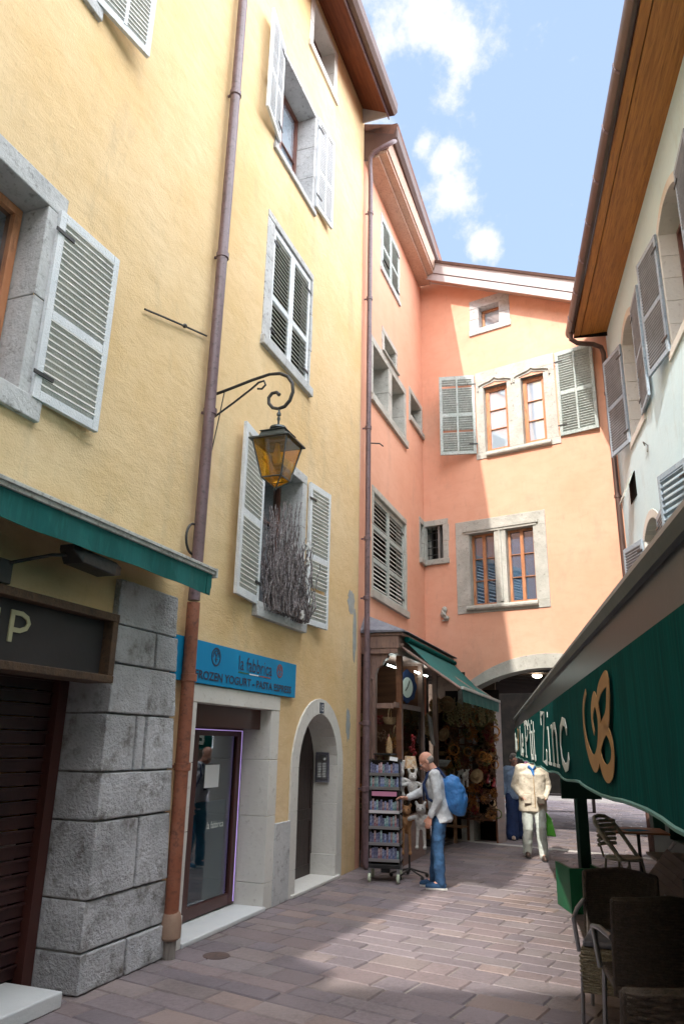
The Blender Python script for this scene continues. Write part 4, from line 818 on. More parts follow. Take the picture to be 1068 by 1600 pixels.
# wall lantern; x fixed at -2, outwards = -y
Lt = thing('wall_lantern', 'amber glass street lantern hanging from a scrolled black wall bracket', 'lantern', A, (-2.0, 0, 4.8))
m_ = MB(); m_.box(-2.02, -1.98, -.035, .0, 4.80, 5.36); bk = part('wall_plate', m_, 'iron', Lt, bevel=.004)
sc_ = [(.02, 5.25), (.25, 5.30), (.5, 5.36), (.70, 5.395), (.82, 5.385), (.91, 5.335), (.965, 5.25), (.975, 5.15), (.945, 5.06), (.89, 5.00), (.82, 4.985), (.755, 5.005), (.71, 5.06), (.705, 5.125), (.74, 5.17), (.79, 5.175), (.825, 5.14)]
m_ = MB(); m_.tube([(-2.0, -a, b) for a, b in sc_], [.016]*4+[.019]*6+[.018]*4+[.017, .018, .02], 8); part('scroll_arm', m_, 'iron', Lt, smooth=True)
m_ = MB(); m_.tube([(-2.0, -a, b) for a, b in [(.02, 4.96), (.3, 5.13), (.5, 5.26), (.58, 5.32), (.64, 5.33), (.66, 5.28), (.62, 5.24), (.57, 5.25)]], .011, 8); part('brace', m_, 'iron', Lt, smooth=True)
lx, ly = -2.0, -.83
m_ = MB(); m_.lathe([(.010, 4.975), (.010, 4.95), (.022, 4.93), (.022, 4.91), (.010, 4.90), (.018, 4.87), (.010, 4.84), (.010, 4.78)], (lx, ly, 0), 12); part('finial', m_, 'copper', Lt, smooth=True)
m_ = MB(); m_.lathe([(.02, 4.80), (.085, 4.775), (.09, 4.755), (.06, 4.745), (.06, 4.72)], (lx, ly, 0), 16); lr_ = part('cap', m_, 'copper', Lt, smooth=True)
def sq(h, z): return [(lx-h, ly-h, z), (lx+h, ly-h, z), (lx+h, ly+h, z), (lx-h, ly+h, z)]
m_ = MB(); m_.loft([sq(.05, 4.73), sq(.125, 4.715), sq(.14, 4.705), sq(.125, 4.70), sq(.145, 4.64), sq(.215, 4.615), sq(.215, 4.60), sq(.17, 4.598)]); part('lantern_roof', m_, 'copper', Lt)
zt, zb_, ht, hb = 4.60, 4.22, .185, .105
for sx, sy in ((-1, -1), (1, -1), (1, 1), (-1, 1)): m_ = MB(); m_.tube([(lx+sx*ht, ly+sy*ht, zt), (lx+sx*hb, ly+sy*hb, zb_), (lx+sx*.012, ly+sy*.012, 4.13)], .008, 6); part('corner_bar', m_, 'copper', Lt)
m_ = MB(); c4 = sq(hb, zb_); m_.tube(c4+[c4[0]], .008, 6); part('lower_ring', m_, 'copper', Lt)
m_ = MB(); a4, b4 = sq(ht-.004, zt), sq(hb-.004, zb_); t4 = sq(.01, 4.14)
for k in range(4): j = (k+1) % 4; m_.poly([b4[k], b4[j], a4[j], a4[k]]); m_.poly([t4[k], t4[j], b4[j], b4[k]])
part('glass', m_, 'amber', Lt)
m_ = MB(); m_.ball((lx, ly, 4.12), .016, 8, 6); part('drop', m_, 'copper', Lt)
m_ = MB(); m_.lathe([(.02, 4.60), (.03, 4.52), (.045, 4.44), (.03, 4.38)], (lx, ly, 0), 12); part('bulb', m_, 'whitepaint', Lt, smooth=True)
m_ = MB(); m_.tube([(-2.0, -.18, 5.27), (-2.02, -.14, 4.9), (-2.05, -.08, 4.4), (-2.09, -.04, 4.0)], .006, 5); solo('lamp_cable', 'thin black wire sagging from the lantern bracket to the downpipe', 'cable', A, (-2.0, -.1, 4.6), m_, 'iron')
# twig screens in the window under the lantern
rt = random.Random(11)
for (x0, x1, zt_, lab) in ((-.58, .0, 4.62, 'tall dark bundle of gnarled twigs filling the left half of the lantern window'), (.12, .52, 4.28, 'shorter dark bundle of twigs leaning out of the right half of the lantern window')):
    Tg = thing('twig_screen', lab, 'decoration', A, ((x0+x1)/2, -.1, 3.25), group=None); m_ = MB()
    for k in range(95 if x1-x0 > .5 else 70):
        x = rt.uniform(x0, x1); yb = rt.uniform(-.24, .0); h = (zt_-3.25)*rt.uniform(.55, 1.08)*(1-.35*abs((x-(x0+x1)/2)/(x1-x0))); n = 9; pts = []; px = x; py = yb
        for q in range(n):
            pts.append((px, py, 3.2+h*q/(n-1))); px += rt.uniform(-.055, .055); py += rt.uniform(-.04, .04); px = min(max(px, x0-.02+.10*q/n*(x0 < 0)), x1+.04-.10*q/n*(x0 < 0))
        m_.tube(pts, [.009*rt.uniform(.5, 1.5)*(1-.5*q/n) for q in range(n)], 5)
    part('twigs', m_, 'twig', Tg)
for k, (x, z) in enumerate(((.10, 4.10), (.14, 3.92), (.02, 3.22))):
    m_ = MB()
    pts = [(x+(.07 if i % 2 == 0 else .03)*math.cos(i*math.pi/5+.3), z+(.07 if i % 2 == 0 else .03)*math.sin(i*math.pi/5+.3)) for i in range(10)]; m_.prism(pts, -.31, -.28)
    solo('wooden_star', ('silvery star ornament highest on the window twigs', 'silvery star ornament midway up the window twigs', 'silvery star ornament at the foot of the window twigs')[k], 'ornament', A, (x, -.3, z), m_, 'plushw', bevel=.008)

# ================================================================== CORNER SHOP
C = thing('corner_shop', 'taupe wooden shop front with small slate roof at the foot of the salmon house', 'shop front', A, (5, 0, 0))
m_ = MB(); m_.box(3.20, 3.30, -.16, -.01, 0, 3.1); m_.box(3.18, 3.32, -.18, -.01, 0, .35); m_.box(3.17, 3.33, -.19, -.01, 2.72, 2.78); part('pilaster', m_, 'shopwood', C, bevel=.01)
m_ = MB(); m_.box(3.19, 3.31, -.22, -.165, .05, 2.95); part('pilaster_strip', m_, 'shopwood', C, bevel=.008)
m_ = MB(); m_.prism([(0, 0), (1, 0), (1, 1), (0, 1)], 0, 0) if 0 else m_.loft([[(x, -.16, 3.12), (x, -.16, 2.78), (x, -.22, 2.80), (x, -.25, 2.90), (x, -.33, 2.95), (x, -.36, 3.02), (x, -.42, 3.06), (x, -.42, 3.12)] for x in (3.2, 3.3)]); part('corbel', m_, 'shopwood', C)
m_ = MB(); m_.box(3.15, 7.15, -.60, .0, 3.12, 3.20); m_.box(3.14, 7.15, -.62, .0, 3.20, 3.40); m_.box(3.12, 7.15, -.68, .0, 3.40, 3.45); m_.box(3.17, 3.28, -.5, -.1, 3.22, 3.38); part('cornice', m_, 'shopwood', C, bevel=.008)
m_ = MB(); m_.loft([[(3.08, -.74, 3.45), (3.08, -.0, 3.45), (3.08, -.0, 3.50), (3.08, -.74, 3.47)], [(3.3, -.74, 3.47), (3.3, 0, 3.47), (3.3, 0, 3.78), (3.3, -.70, 3.50)], [(7.2, -.74, 3.47), (7.2, 0, 3.47), (7.2, 0, 3.78), (7.2, -.70, 3.50)]]); part('slate_roof', m_, 'slate', C)
for x in (3.52, 4.92, 6.0): m_ = MB(); m_.box(x-.05, x+.05, -.57, -.48, 0, 3.12); part('post', m_, 'shopwood' if x > 3.6 else 'counter', C, bevel=.006)
m_ = MB(); m_.box(3.22, 3.26, -.50, -.23, 2.28, 2.36); m_.box(3.26, 4.9, -.54, -.50, 2.30, 2.38); part('transom', m_, 'shopwood', C, bevel=.005)
m_ = MB(); m_.box(3.57, 4.87, -.56, -.50, 0, .62); m_.box(3.57, 4.87, -.58, -.50, .62, .68); part('base_panel', m_, 'counter', C, bevel=.006)
m_ = MB(); m_.box(3.57, 4.87, -.53, -.525, .68, 2.3); part('pane', m_, 'clear', C)
m_ = MB(); m_.box(3.15, 7.6, 1.6, 1.65, 0, 3.3); m_.box(3.1, 3.14, .0, 1.6, 0, 3.3); m_.box(7.6, 7.64, 0, 1.6, 0, 3.3); m_.box(3.15, 7.4, 0, 1.6, 3.3, 3.34); part('shop_room', m_, 'interior', C)
m_ = MB(); m_.box(4.93, 4.96, -.50, .6, 0, 3.1); part('partition', m_, 'counter', C)
for a, b_, y_ in ((3.42, 4.25, -.36), (4.6, 5.5, -.50)): m_ = MB(); m_.tube([(a, y_, 2.97), (b_, y_, 2.97)], .013, 8); part('fluorescent_tube', m_, 'tubelit', C)
Ck = thing('oval_clock', 'oval wall clock in a dark scalloped frame inside the corner shop window', 'clock', A, (4.35, -.42, 2.7), rz=R_(-52))
m_ = MB(); pts = [(4.35+.17*math.cos(t)*(1+.06*math.cos(8*t)), 2.70+.27*math.sin(t)*(1+.06*math.cos(8*t))) for t in [2*math.pi*k/48 for k in range(48)]]; m_.prism(pts, -.44, -.40); cf = part('clock_frame', m_, 'navycloth', Ck)
m_ = MB(); m_.prism([(4.35+.10*math.cos(t), 2.68+.17*math.sin(t)) for t in [2*math.pi*k/32 for k in range(32)]], -.446, -.44); fc = part('clock_face', m_, 'greyprint', Ck)
m_ = MB(); m_.ribbon([(4.35, 2.68), (4.39, 2.80)], .01, -.452); m_.ribbon([(4.35, 2.68), (4.31, 2.62)], .012, -.4505); part('clock_hands', m_, 'iron', fc)
# shop awning
E2 = thing('corner_shop_awning', 'sloping teal awning sheltering the souvenir shop at the corner', 'awning', A, (5.2, -.9, 3))
m_ = MB(); X0, X1 = 3.35, 7.02
def sag(t): return -.05*math.sin(math.pi*t)
m_.loft([[(X0, -.70, 3.32), (X0, -1.15, 2.92+sag(.5)), (X0, -1.56, 2.60), (X0, -1.56, 2.595), (X0, -1.15, 2.912+sag(.5)), (X0, -.70, 3.31)], [(X1, -.70, 3.32), (X1, -1.15, 2.92+sag(.5)), (X1, -1.56, 2.60), (X1, -1.56, 2.595), (X1, -1.15, 2.912+sag(.5)), (X1, -.70, 3.31)]]); part('canopy', m_, 'green', E2)
m_ = MB(); m_.loft([[(x, -1.575, 2.58), (x, -1.575+.01*math.sin(x*11), 2.39), (x, -1.57+.01*math.sin(x*11), 2.39), (x, -1.57, 2.58)] for x in [X0+(X1-X0)*k/24 for k in range(25)]]); part('valance', m_, 'green', E2)
m_ = MB(); m_.box(X0-.02, X1+.01, -1.60, -1.55, 2.575, 2.62); part('front_rail', m_, 'rail', E2, bevel=.006)
m_ = MB(); m_.tube([(X0, -.70, 3.36), (X1, -.70, 3.36)], .05, 12); part('roller_tube', m_, 'greend', E2, smooth=True)
for x in (X0-.06, 5.2, X1-.1): m_ = MB(); m_.tube([(x, -.62, 3.24), (x, -1.1, 2.90), (x, -1.56, 2.58)], .022, 8); m_.ball((x, -.62, 3.26), .05, 8, 6); part('arm', m_, 'shopwood', E2)

# ================================================================== AWNING ON THE RIGHT
G_ = thing('bistro_awning', 'long dark green awning with white bistro lettering and an ochre emblem on the right', 'awning', AW, (-5, 0, 2))
xa = [-12.1+k*.16 for k in range(88)]
def vy(x, z): return (-.006*math.sin(x*7.3)-.003*math.sin(x*17))*max(0, (1.8-z)/.2)
m_ = MB(); m_.loft([[(x, .0, 2.01), (x, vy(x, 1.8), 1.8), (x, vy(x, 1.604), 1.604+.008*math.sin(x*5)), (x, vy(x, 1.604)+.004, 1.604+.008*math.sin(x*5)), (x, vy(x, 1.8)+.004, 1.8), (x, .004, 2.01)] for x in xa]); va = part('valance', m_, 'greend', G_, smooth=60)
m_ = MB(); m_.tube([(x, vy(x, 1.604), 1.604+.008*math.sin(x*5)) for x in xa], .0065, 6); part('hem', m_, 'hem', va)
m_ = MB(); m_.box(-12.1, 2, .004, .05, 2.01, 2.125); part('cassette', m_, 'mirror', G_)
m_ = MB(); m_.loft([[(x, -.012, 2.122), (x, .06, 2.122), (x, .06, 2.17), (x, .03, 2.185), (x, -.005, 2.18), (x, -.02, 2.15)] for x in (-12.12, 2)]); part('front_rail', m_, 'greyrail', G_, smooth=True)
m_ = MB(); m_.loft([[(x, .06, 2.16), (x, 2.25, 2.80), (x, 2.25, 2.815), (x, .06, 2.175)] for x in (-12.1, 2)]); part('canopy', m_, 'greend', G_)
for x in (-11.8, -8.5, -4.8, -1.0): m_ = MB(); m_.tube([(x, 2.25, 2.70), (x+.5, 1.2, 2.42), (x, .08, 2.12)], .025, 8); part('folding_arm', m_, 'greyrail', G_)
# serif lettering drawn as strokes in a unit box (x 0..1, z 0..1)
def S_(x, z, w_=.16): return [[(x-w_, z), (x+w_, z)]]
GL = {
 'L': ([[(.25, 0), (.25, 1)], [(.05, 1), (.45, 1)], [(.05, .0), (.95, .0), (.97, .22)]], None),
 'e': ([[(.08, .36), (.92, .36), (.90, .52), (.7, .66), (.45, .68), (.2, .58), (.06, .36), (.12, .14), (.4, .0), (.7, .02), (.95, .16)]], None),
 'P': ([[(.25, 0), (.25, 1)], [(.05, 0), (.5, 0)], [(.05, 1), (.55, 1), (.85, .93), (.95, .76), (.85, .58), (.55, .5), (.25, .5)]], None),
 "'": ([[(.5, 1.02), (.5, .85)]], None),
 't': ([[(.5, .9), (.5, .12), (.62, .0), (.9, .04)], [(.1, .66), (.9, .66)]], None),
 'i': ([[(.5, .66), (.5, 0)], [(.2, .66), (.5, .66)], [(.15, 0), (.85, 0)], [(.5, .86), (.5, .96)]], None),
 'Z': ([[(.08, .78), (.12, 1), (.92, 1), (.08, 0), (.9, 0), (.97, .24)]], None),
 'n': ([[(.2, .68), (.2, 0)], [(.0, .66), (.2, .68)], [(.0, 0), (.4, 0)], [(.2, .5), (.4, .66), (.65, .66), (.8, .5), (.8, 0)], [(.6, 0), (1, 0)]], None),
 'c': ([[(.9, .52), (.78, .65), (.5, .69), (.22, .58), (.08, .34), (.2, .1), (.5, .0), (.78, .04), (.95, .18)]], None),
 'B': ([[(.2, 0), (.2, 1), (.6, 1), (.85, .88), (.85, .65), (.6, .53), (.2, .53)], [(.6, .53), (.95, .4), (.95, .12), (.65, 0), (.2, 0)]], None),
 'a': ([[(.15, .58), (.5, .68), (.8, .55), (.8, 0)], [(.8, .4), (.3, .36), (.1, .18), (.35, .0), (.8, .12)]], None),
 'r': ([[(.3, .68), (.3, 0)], [(.3, .45), (.6, .66), (.9, .62)]], None)}
def word(chars, x0, x1, z0, z1, wt):
    for ch, a, b in chars:
        m = MB()
        for st in GL[ch][0]:
            pts = [(x0+(x1-x0)*(a+(b-a)*px), z0+(z1-z0)*pz) for px, pz in st]
            big = abs(pts[0][0]-pts[-1][0]) < .02 or len(pts) > 3
            m.ribbon(pts, wt if big else wt*.45, -.011, .003)
        part('letter', m, 'greyprint', va)
for nm, chars, x0, x1, z0, z1, wt in (('bar', [('B', 0, .36), ('a', .4, .68), ('r', .72, .98)], -11.9, -10.95, 1.70, 1.92, .07),
    ('le', [('L', 0, .5), ('e', .56, 1)], -9.85, -8.95, 1.66, 1.98, .055), ('ptit', [('P', 0, .42), ("'", .46, .54), ('t', .53, .72), ('i', .72, .84), ('t', .84, 1.0)], -8.5, -6.5, 1.655, 1.99, .055),
    ('zinc', [('Z', 0, .24), ('i', .28, .44), ('n', .47, .71), ('c', .76, 1)], -5.66, -3.72, 1.655, 1.975, .05)): word(chars, x0, x1, z0, z1, wt*.8)
m_ = MB(); m_.ribbon([(-10.55, 1.98), (-10.7, 1.88), (-10.6, 1.70)], .05, -.011); m_.ribbon([(-10.62, 1.80), (-10.4, 1.84), (-10.2, 1.95)], .05, -.0105); part('emblem', m_, 'goldprint', va)
def smooth_pts(P, n=5):
    o = []
    for i in range(len(P)-1):
        p0, p1, p2, p3 = P[max(i-1, 0)], P[i], P[i+1], P[min(i+2, len(P)-1)]
        for k in range(n):
            t = k/n; o.append(tuple(.5*((2*p1[j])+(-p0[j]+p2[j])*t+(2*p0[j]-5*p1[j]+4*p2[j]-p3[j])*t*t+(-p0[j]+3*p1[j]-3*p2[j]+p3[j])*t**3) for j in (0, 1)))
    return o+[P[-1]]
m_ = MB()
e1_ = smooth_pts([(-2.93, 1.95), (-3.04, 1.90), (-3.06, 1.82), (-3.0, 1.75), (-2.86, 1.70), (-2.74, 1.72), (-2.66, 1.78), (-2.64, 1.85), (-2.70, 1.91), (-2.79, 1.88), (-2.81, 1.84), (-2.78, 1.80)])
e2_ = smooth_pts([(-2.62, 1.88), (-2.61, 1.91), (-2.52, 1.94), (-2.38, 1.95), (-2.40, 1.88), (-2.46, 1.83), (-2.58, 1.80), (-2.67, 1.755), (-2.64, 1.70), (-2.54, 1.675), (-2.43, 1.695), (-2.39, 1.745), (-2.43, 1.79), (-2.52, 1.815)])
m_.ribbon(e1_, [.022+.040*math.sin(math.pi*k/(len(e1_)-1)) for k in range(len(e1_))], -.010); m_.ribbon(e2_, [.030+.030*math.sin(math.pi*k/(len(e2_)-1)) for k in range(len(e2_))], -.012); part('emblem', m_, 'goldprint', va)
# amber panes also scatter their colour
_t = M['amber'].node_tree; _mx = [n for n in _t.nodes if n.type == 'MIX_SHADER'][0]; _tr = [n for n in _t.nodes if n.type == 'BSDF_TRANSPARENT'][0]
_df = _t.nodes.new('ShaderNodeBsdfTranslucent'); _df.inputs[0].default_value = (.80, .38, .02, 1); _dd = _t.nodes.new('ShaderNodeBsdfDiffuse'); _dd.inputs[0].default_value = (.62, .30, .02, 1)
_ad = _t.nodes.new('ShaderNodeMixShader'); _ad.inputs[0].default_value = .5; _t.links.new(_df.outputs[0], _ad.inputs[1]); _t.links.new(_dd.outputs[0], _ad.inputs[2])
_m2 = _t.nodes.new('ShaderNodeMixShader'); _m2.inputs[0].default_value = .14; _t.links.new(_tr.outputs[0], _m2.inputs[1]); _t.links.new(_ad.outputs[0], _m2.inputs[2]); _t.links.new(_m2.outputs[0], _mx.inputs[1])

# ================================================================== SOUVENIR SHOP GOODS
def pt_local(F, x, y, z): return F, (x, y, z)
rg = random.Random(21)
# spinner rack
RK = Facade(.66, 10.78, 100)
K = thing('display_rack', 'black wheeled display rack packed with small souvenirs in front of the corner shop', 'rack', RK, (0, 0, 0))
m_ = MB(); m_.box(-.21, .21, -.04, .34, .17, .22); m_.box(-.06, .06, .1, .2, .10, .17); part('base', m_, 'blackplastic', K, bevel=.006)
for x in (-.20, .20):
    for y in (0, .30): m_ = MB(); m_.box(x-.014, x+.014, y-.014, y+.014, .22, 1.55); part('upright', m_, 'blackplastic', K)
for x in (-.19, .19):
    for y in (-.05, .33):
        m_ = MB(); m_.box(x-.02, x+.02, y-.02, y+.02, .09, .17); cs = part('caster_fork', m_, 'steel', K); m_ = MB(); m_.lathe([(.0, -.018), (.052, -.018), (.058, -.01), (.058, .01), (.052, .018), (0, .018)], (x, y-.01, .058), 16, 'X'); part('wheel', m_, 'caster', cs, smooth=True)
m_ = MB(); m_.box(-.19, .19, .02, .29, .22, 1.53); part('core', m_, 'dark', K)
tz = [.26, .46, .66, .86, 1.16, 1.34]
for z in tz: m_ = MB(); m_.box(-.205, .205, -.045, -.035, z, z+.03); m_.box(-.205, .205, -.045, .0, z-.008, z); m_.box(.215, .222, .0, .3, z, z+.03); part('shelf', m_, 'steel' if z != .86 else 'whitepaint', K)
m_ = MB(); m_.box(-.17, .17, -.03, -.02, 1.07, 1.13); part('price_card', m_, 'pinkprint', K)
m_ = MB(); m_.rbox((.13, -.03, 1.555), (.11, .004, .05), rx=-.2, ry=.12); part('header_card', m_, 'paper', K)
cm = [mat('souvenir_print_%d' % i, c, c2, s=40, s2=60, rough=.4, bump=0, rnd=.5) for i, (c, c2) in enumerate((((.05, .10, .28), (.35, .38, .5)), ((.22, .05, .09), (.5, .42, .4)), ((.06, .18, .2), (.35, .45, .45)), ((.2, .2, .28), (.04, .05, .14))))]
cards = []
for c in cm: m_ = MB(); m_.box(-.0115, .0115, -.006, .006, 0, .105); m_.box(-.012, .012, -.008, -.006, .07, .1); me = m_.mesh('souvenir_card', c); cards.append(me)
i = 0
for z in tz:
    for k in range(14):
        o = bpy.data.objects.new('souvenir_card', rg.choice(cards)); COL.objects.link(o); o.location = RK.w(-.182+k*.028, -.022, z+.002); o.rotation_euler = (R_(-6), 0, RK.th)
        o.scale = (1, 1, rg.uniform(1.2, 1.65)); tag(o, 'small bright souvenir card standing in a tier of the black wheeled rack', 'souvenir', 'souvenir cards on the black wheeled rack')
    for k in range(8):
        o = bpy.data.objects.new('souvenir_card', rg.choice(cards)); COL.objects.link(o); o.location = RK.w(.21, .03+k*.034, z+.002); o.rotation_euler = (0, 0, RK.th+R_(90))
        o.scale = (1, 1, rg.uniform(1.2, 1.65)); tag(o, 'small bright souvenir card standing in a tier of the black wheeled rack', 'souvenir', 'souvenir cards on the black wheeled rack')
# plush stand
PS = Facade(1.03, 11.15, 95)
K = thing('hook_stand', 'thin black stand with splayed feet and hooks between rack and man', 'stand', PS, (0, 0, 0))
m_ = MB(); m_.tube([(0, 0, .08), (0, 0, 1.45)], .014, 8); part('pole', m_, 'iron', K)
for a in range(5): m_ = MB(); t = a*2*math.pi/5+.4; m_.tube([(0, 0, .12), (.14*math.cos(t), .14*math.sin(t), .08), (.26*math.cos(t), .26*math.sin(t), .05)], .012, 6); m_.ball((.26*math.cos(t), .26*math.sin(t), .03), .028, 8, 6); part('foot', m_, 'iron', K)
for a in range(6): m_ = MB(); t = a*math.pi/3; m_.tube([(0, 0, 1.42), (.12*math.cos(t), .12*math.sin(t), 1.44), (.15*math.cos(t), .15*math.sin(t), 1.40)], .006, 5); part('hook', m_, 'iron', K)
def plush(name, label, F, loc, m, s=1.0, ears=.09, legs=.16, rz=0, bunny=False, hm=None):
    P = thing(name, label, 'plush toy', F, (0, 0, 0)); m_ = MB()
    m_.ball((0, 0, 0), .085, 12, 8, (1, .8, 1.15)); m_.ball((0, -.01, .15), .068, 12, 8, (1, .9, .95)); m_.ball((0, -.07, .135), .03, 8, 6)
    for sx in (-1, 1):
        m_.cap((sx*.045, 0, .20), (sx*(.06 if bunny else .06), 0, .20+ears), .02, .024, 8); m_.cap((sx*.07, -.01, .06), (sx*.15, -.03, .03), .028, .03, 8); m_.cap((sx*.04, -.02, -.08), (sx*.05, -.04, -.08-legs), .026, .02, 8)
        m_.ball((sx*.05, -.06, -.09-legs), .03, 8, 6, (1, 1.3, .8))
    b = part('body', m_, m, P, rem=.012, smf=2)
    for sx in (-1, 1): m_ = MB(); m_.ball((sx*.026, -.066, .165), .008, 6, 4); part('eye', m_, 'iron', P)
    place(P, F, loc, rz, s=s)
plush('plush_bunny', 'white plush bunny hanging highest beside the souvenir rack', PS, (-.13, -.14, 1.22), 'plushw', 1.0, .10, .05, bunny=True)
plush('plush_bunny', 'white plush bunny hanging just right of the highest one', PS, (.05, -.16, 1.18), 'plushw', .9, .06, .05, R_(14), bunny=True)
plush('plush_mouse', 'grey white plush mouse with dangling legs under the man\'s hand', PS, (.16, -.18, .74), 'plushw', 1.05, .03, .22, R_(-5))
plush('plush_bear', 'tan plush bear hanging low behind the grey white mouse', PS, (-.04, -.10, .72), 'plushb', 1.0, .02, .30)
plush('plush_bear', 'grey plush bear pressed against the side of the souvenir rack', PS, (-.16, -.05, .86), 'plushg', 1.0, .02, .10)
plush('plush_monkey', 'long legged brown plush monkey hanging lowest on the thin stand', PS, (-.15, .02, .55), 'plushb', .9, .02, .30)
m_ = MB(); m_.lathe([(.10, 0), (.075, .17), (.07, .17), (.095, 0)], (0, 0, 0), 14); T_ = solo('patchwork_shade', 'patchwork lamp shade in cream and orange above the plush toys', 'lamp shade', WD, (0, 0, 0), m_, 'lampshade', smooth=True); place(T_, PS, (.02, .0, 1.42))
# garland, shop figures
g_ = thing('red_garland', 'string of dark red ornaments hanging in the corner shop window', 'garland', A, (0, 0, 0))
for k in range(16): m_ = MB(); m_.ball((rg.uniform(-.06, .06), rg.uniform(-.04, .04), -.026*k), .028, 7, 5); part('bauble', m_, 'redorn', g_)
place(g_, A, (3.85, -.66, 1.88))
m_ = MB(); m_.lathe([(.05, 0), (.055, .06), (.04, .12), (.045, .16), (.02, .22), (.0, .26)], (0, 0, 0), 12); o = solo('figurine', 'small cream figurine standing behind the top of the souvenir rack', 'figurine', A, (0, 0, 0), m_, 'wicker', smooth=True); place(o, A, (3.3, -.42, 1.62))
m_ = MB(); m_.box(-.3, .35, -.14, .14, -.02, 0); o = solo('window_shelf', 'dark shelf behind the souvenir rack in the shop end window', 'shelf', A, (0, 0, 0), m_, 'blackplastic'); place(o, A, (3.42, -.36, 1.61), 0)
# goods prototypes
def proto(name, mb, m, smooth=True): return mb.mesh(name, m, (0, 0, 0), smooth)
def leafball(n, r, sx=1, sz=1, sd=0, w_=.03):
    q = random.Random(sd); m = MB()
    for k in range(n):
        d = Vector((q.gauss(0, 1), q.gauss(0, 1), q.gauss(0, 1))).normalized(); c = d*r*q.uniform(.35, 1); c = Vector((c.x*sx, c.y, c.z*sz)); u = d.orthogonal().normalized(); v = d.cross(u); t = q.uniform(0, 6.3); a = (u*math.cos(t)+v*math.sin(t))*w_*q.uniform(.5, 1.2); b = d*w_*q.uniform(.6, 1.6)
        m.add([tuple(c-a), tuple(c+a), tuple(c+a*.4+b), tuple(c-a*.4+b)], [(0, 1, 2, 3)])
    return m
goods = {}
def basket():
    m = MB(); m.lathe([(.0, 0), (.10, 0), (.13, .06), (.14, .11), (.15, .115), (.15, .125), (.135, .125), (.12, .06), (.09, .012), (0, .012)], (0, 0, 0), 16); m.tube([(-.14, 0, .12)]+[(-.14*math.cos(t), 0, .12+.16*math.sin(t)) for t in [math.pi*k/8 for k in range(1, 8)]]+[(.14, 0, .12)], .008, 6); return m
def wreath():
    m = MB(); n = 26
    for k in range(n): t = 2*math.pi*k/n; m.ball((.13*math.cos(t), rg.uniform(-.01, .01), .13*math.sin(t)), .026*rg.uniform(.8, 1.25), 6, 4)
    return m
def braid():
    m = MB()
    for k in range(14): m.ball((rg.uniform(-.03, .03), rg.uniform(-.03, .03), -.035*k), .026, 7, 5)
    m.tube([(0, 0, .12), (0, 0, 0)], .006, 5); return m
def hatm():
    m = MB(); m.lathe([(.17, 0), (.172, .006), (.10, .012), (.09, .06), (.075, .09), (0, .10)], (0, 0, 0), 18); return m
def doll():
    m = MB(); m.lathe([(.05, 0), (.06, .02), (.03, .10), (.025, .13)], (0, 0, 0), 10); m.ball((0, 0, .155), .03, 8, 6); m.lathe([(.04, .17), (.02, .185), (0, .22)], (0, 0, 0), 8); return m
MS = {'basket': [proto('basket', basket(), 'wicker')], 'wreath': [proto('wreath', wreath(), x) for x in ('ambero', 'oliveo', 'browno')], 'garlic_braid': [proto('garlic_braid', braid(), 'garlic')],
      'straw_hat': [proto('straw_hat', hatm(), 'wicker')], 'doll': [proto('doll', doll(), x) for x in ('redorn', 'browno', 'plushg', 'wicker')],
      'dried_bunch': [proto('dried_bunch', leafball(150, .12, sd=k, w_=.022), x, False) for k, x in enumerate(('ambero', 'browno', 'oliveo', 'redorn', 'browno', 'ambero'))]}
LB = {'basket': 'woven wicker basket among the goods crowding the passage entrance', 'wreath': 'small wreath of dried flowers among the goods at the passage entrance', 'garlic_braid': 'dried bulb braid hanging under the teal shop awning by the passage',
      'straw_hat': 'straw hat hung among the goods at the passage entrance', 'doll': 'small folk doll among the goods on the shop shelves', 'dried_bunch': 'bunch of dried flowers among the goods crowding the passage entrance'}
GR = {'basket': 'wicker baskets at the passage entrance', 'wreath': 'dried wreaths at the passage entrance', 'garlic_braid': 'dried braids under the teal awning', 'straw_hat': 'straw hats at the passage entrance', 'doll': 'folk dolls on the shop shelves', 'dried_bunch': 'dried flower bunches at the passage entrance'}
def good(kind, F, loc, s=1, tilt=0, which=None):
    o = bpy.data.objects.new(kind, MS[kind][which] if which is not None else rg.choice(MS[kind])); COL.objects.link(o); o.location = F.w(*loc); o.rotation_euler = (tilt, rg.uniform(-.2, .2) if kind != 'basket' else 0, F.th+rg.uniform(-.5, .5)); o.scale = (s, s, s)
    return tag(o, LB[kind], {'garlic_braid': 'braid', 'dried_bunch': 'dried flowers', 'straw_hat': 'hat'}.get(kind, kind), GR[kind])
SH = thing('goods_shelving', 'dark wooden stepped shelving crowded with souvenirs beside the passage arch', 'shelving', D, (.7, 0, 0))
for x in (.30, .90, 1.5): m_ = MB(); m_.box(x-.02, x+.02, -.08, .30, 0, 2.6); part('upright', m_, 'counter', SH)
for k, z in enumerate((.42, .80, 1.12, 1.45, 1.78, 2.1, 2.42)): m_ = MB(); m_.box(.32, 1.48, -.20+k*.03, .28, z-.025, z); part('shelf', m_, 'counter', SH)
m_ = MB(); m_.box(.3, 1.5, .28, .31, 0, 2.85); part('back_panel', m_, 'dark', SH)
for k, z in enumerate((.80, 1.12, 1.45, 1.78, 2.1)):
    for j in range(10):
        x = .38+j*.12; good(rg.choice(('dried_bunch', 'dried_bunch', 'dried_bunch', 'doll', 'basket', 'wreath')), D, (x, -.10+k*.03+rg.uniform(-.04, .04), z+.10), rg.uniform(.6, .9))
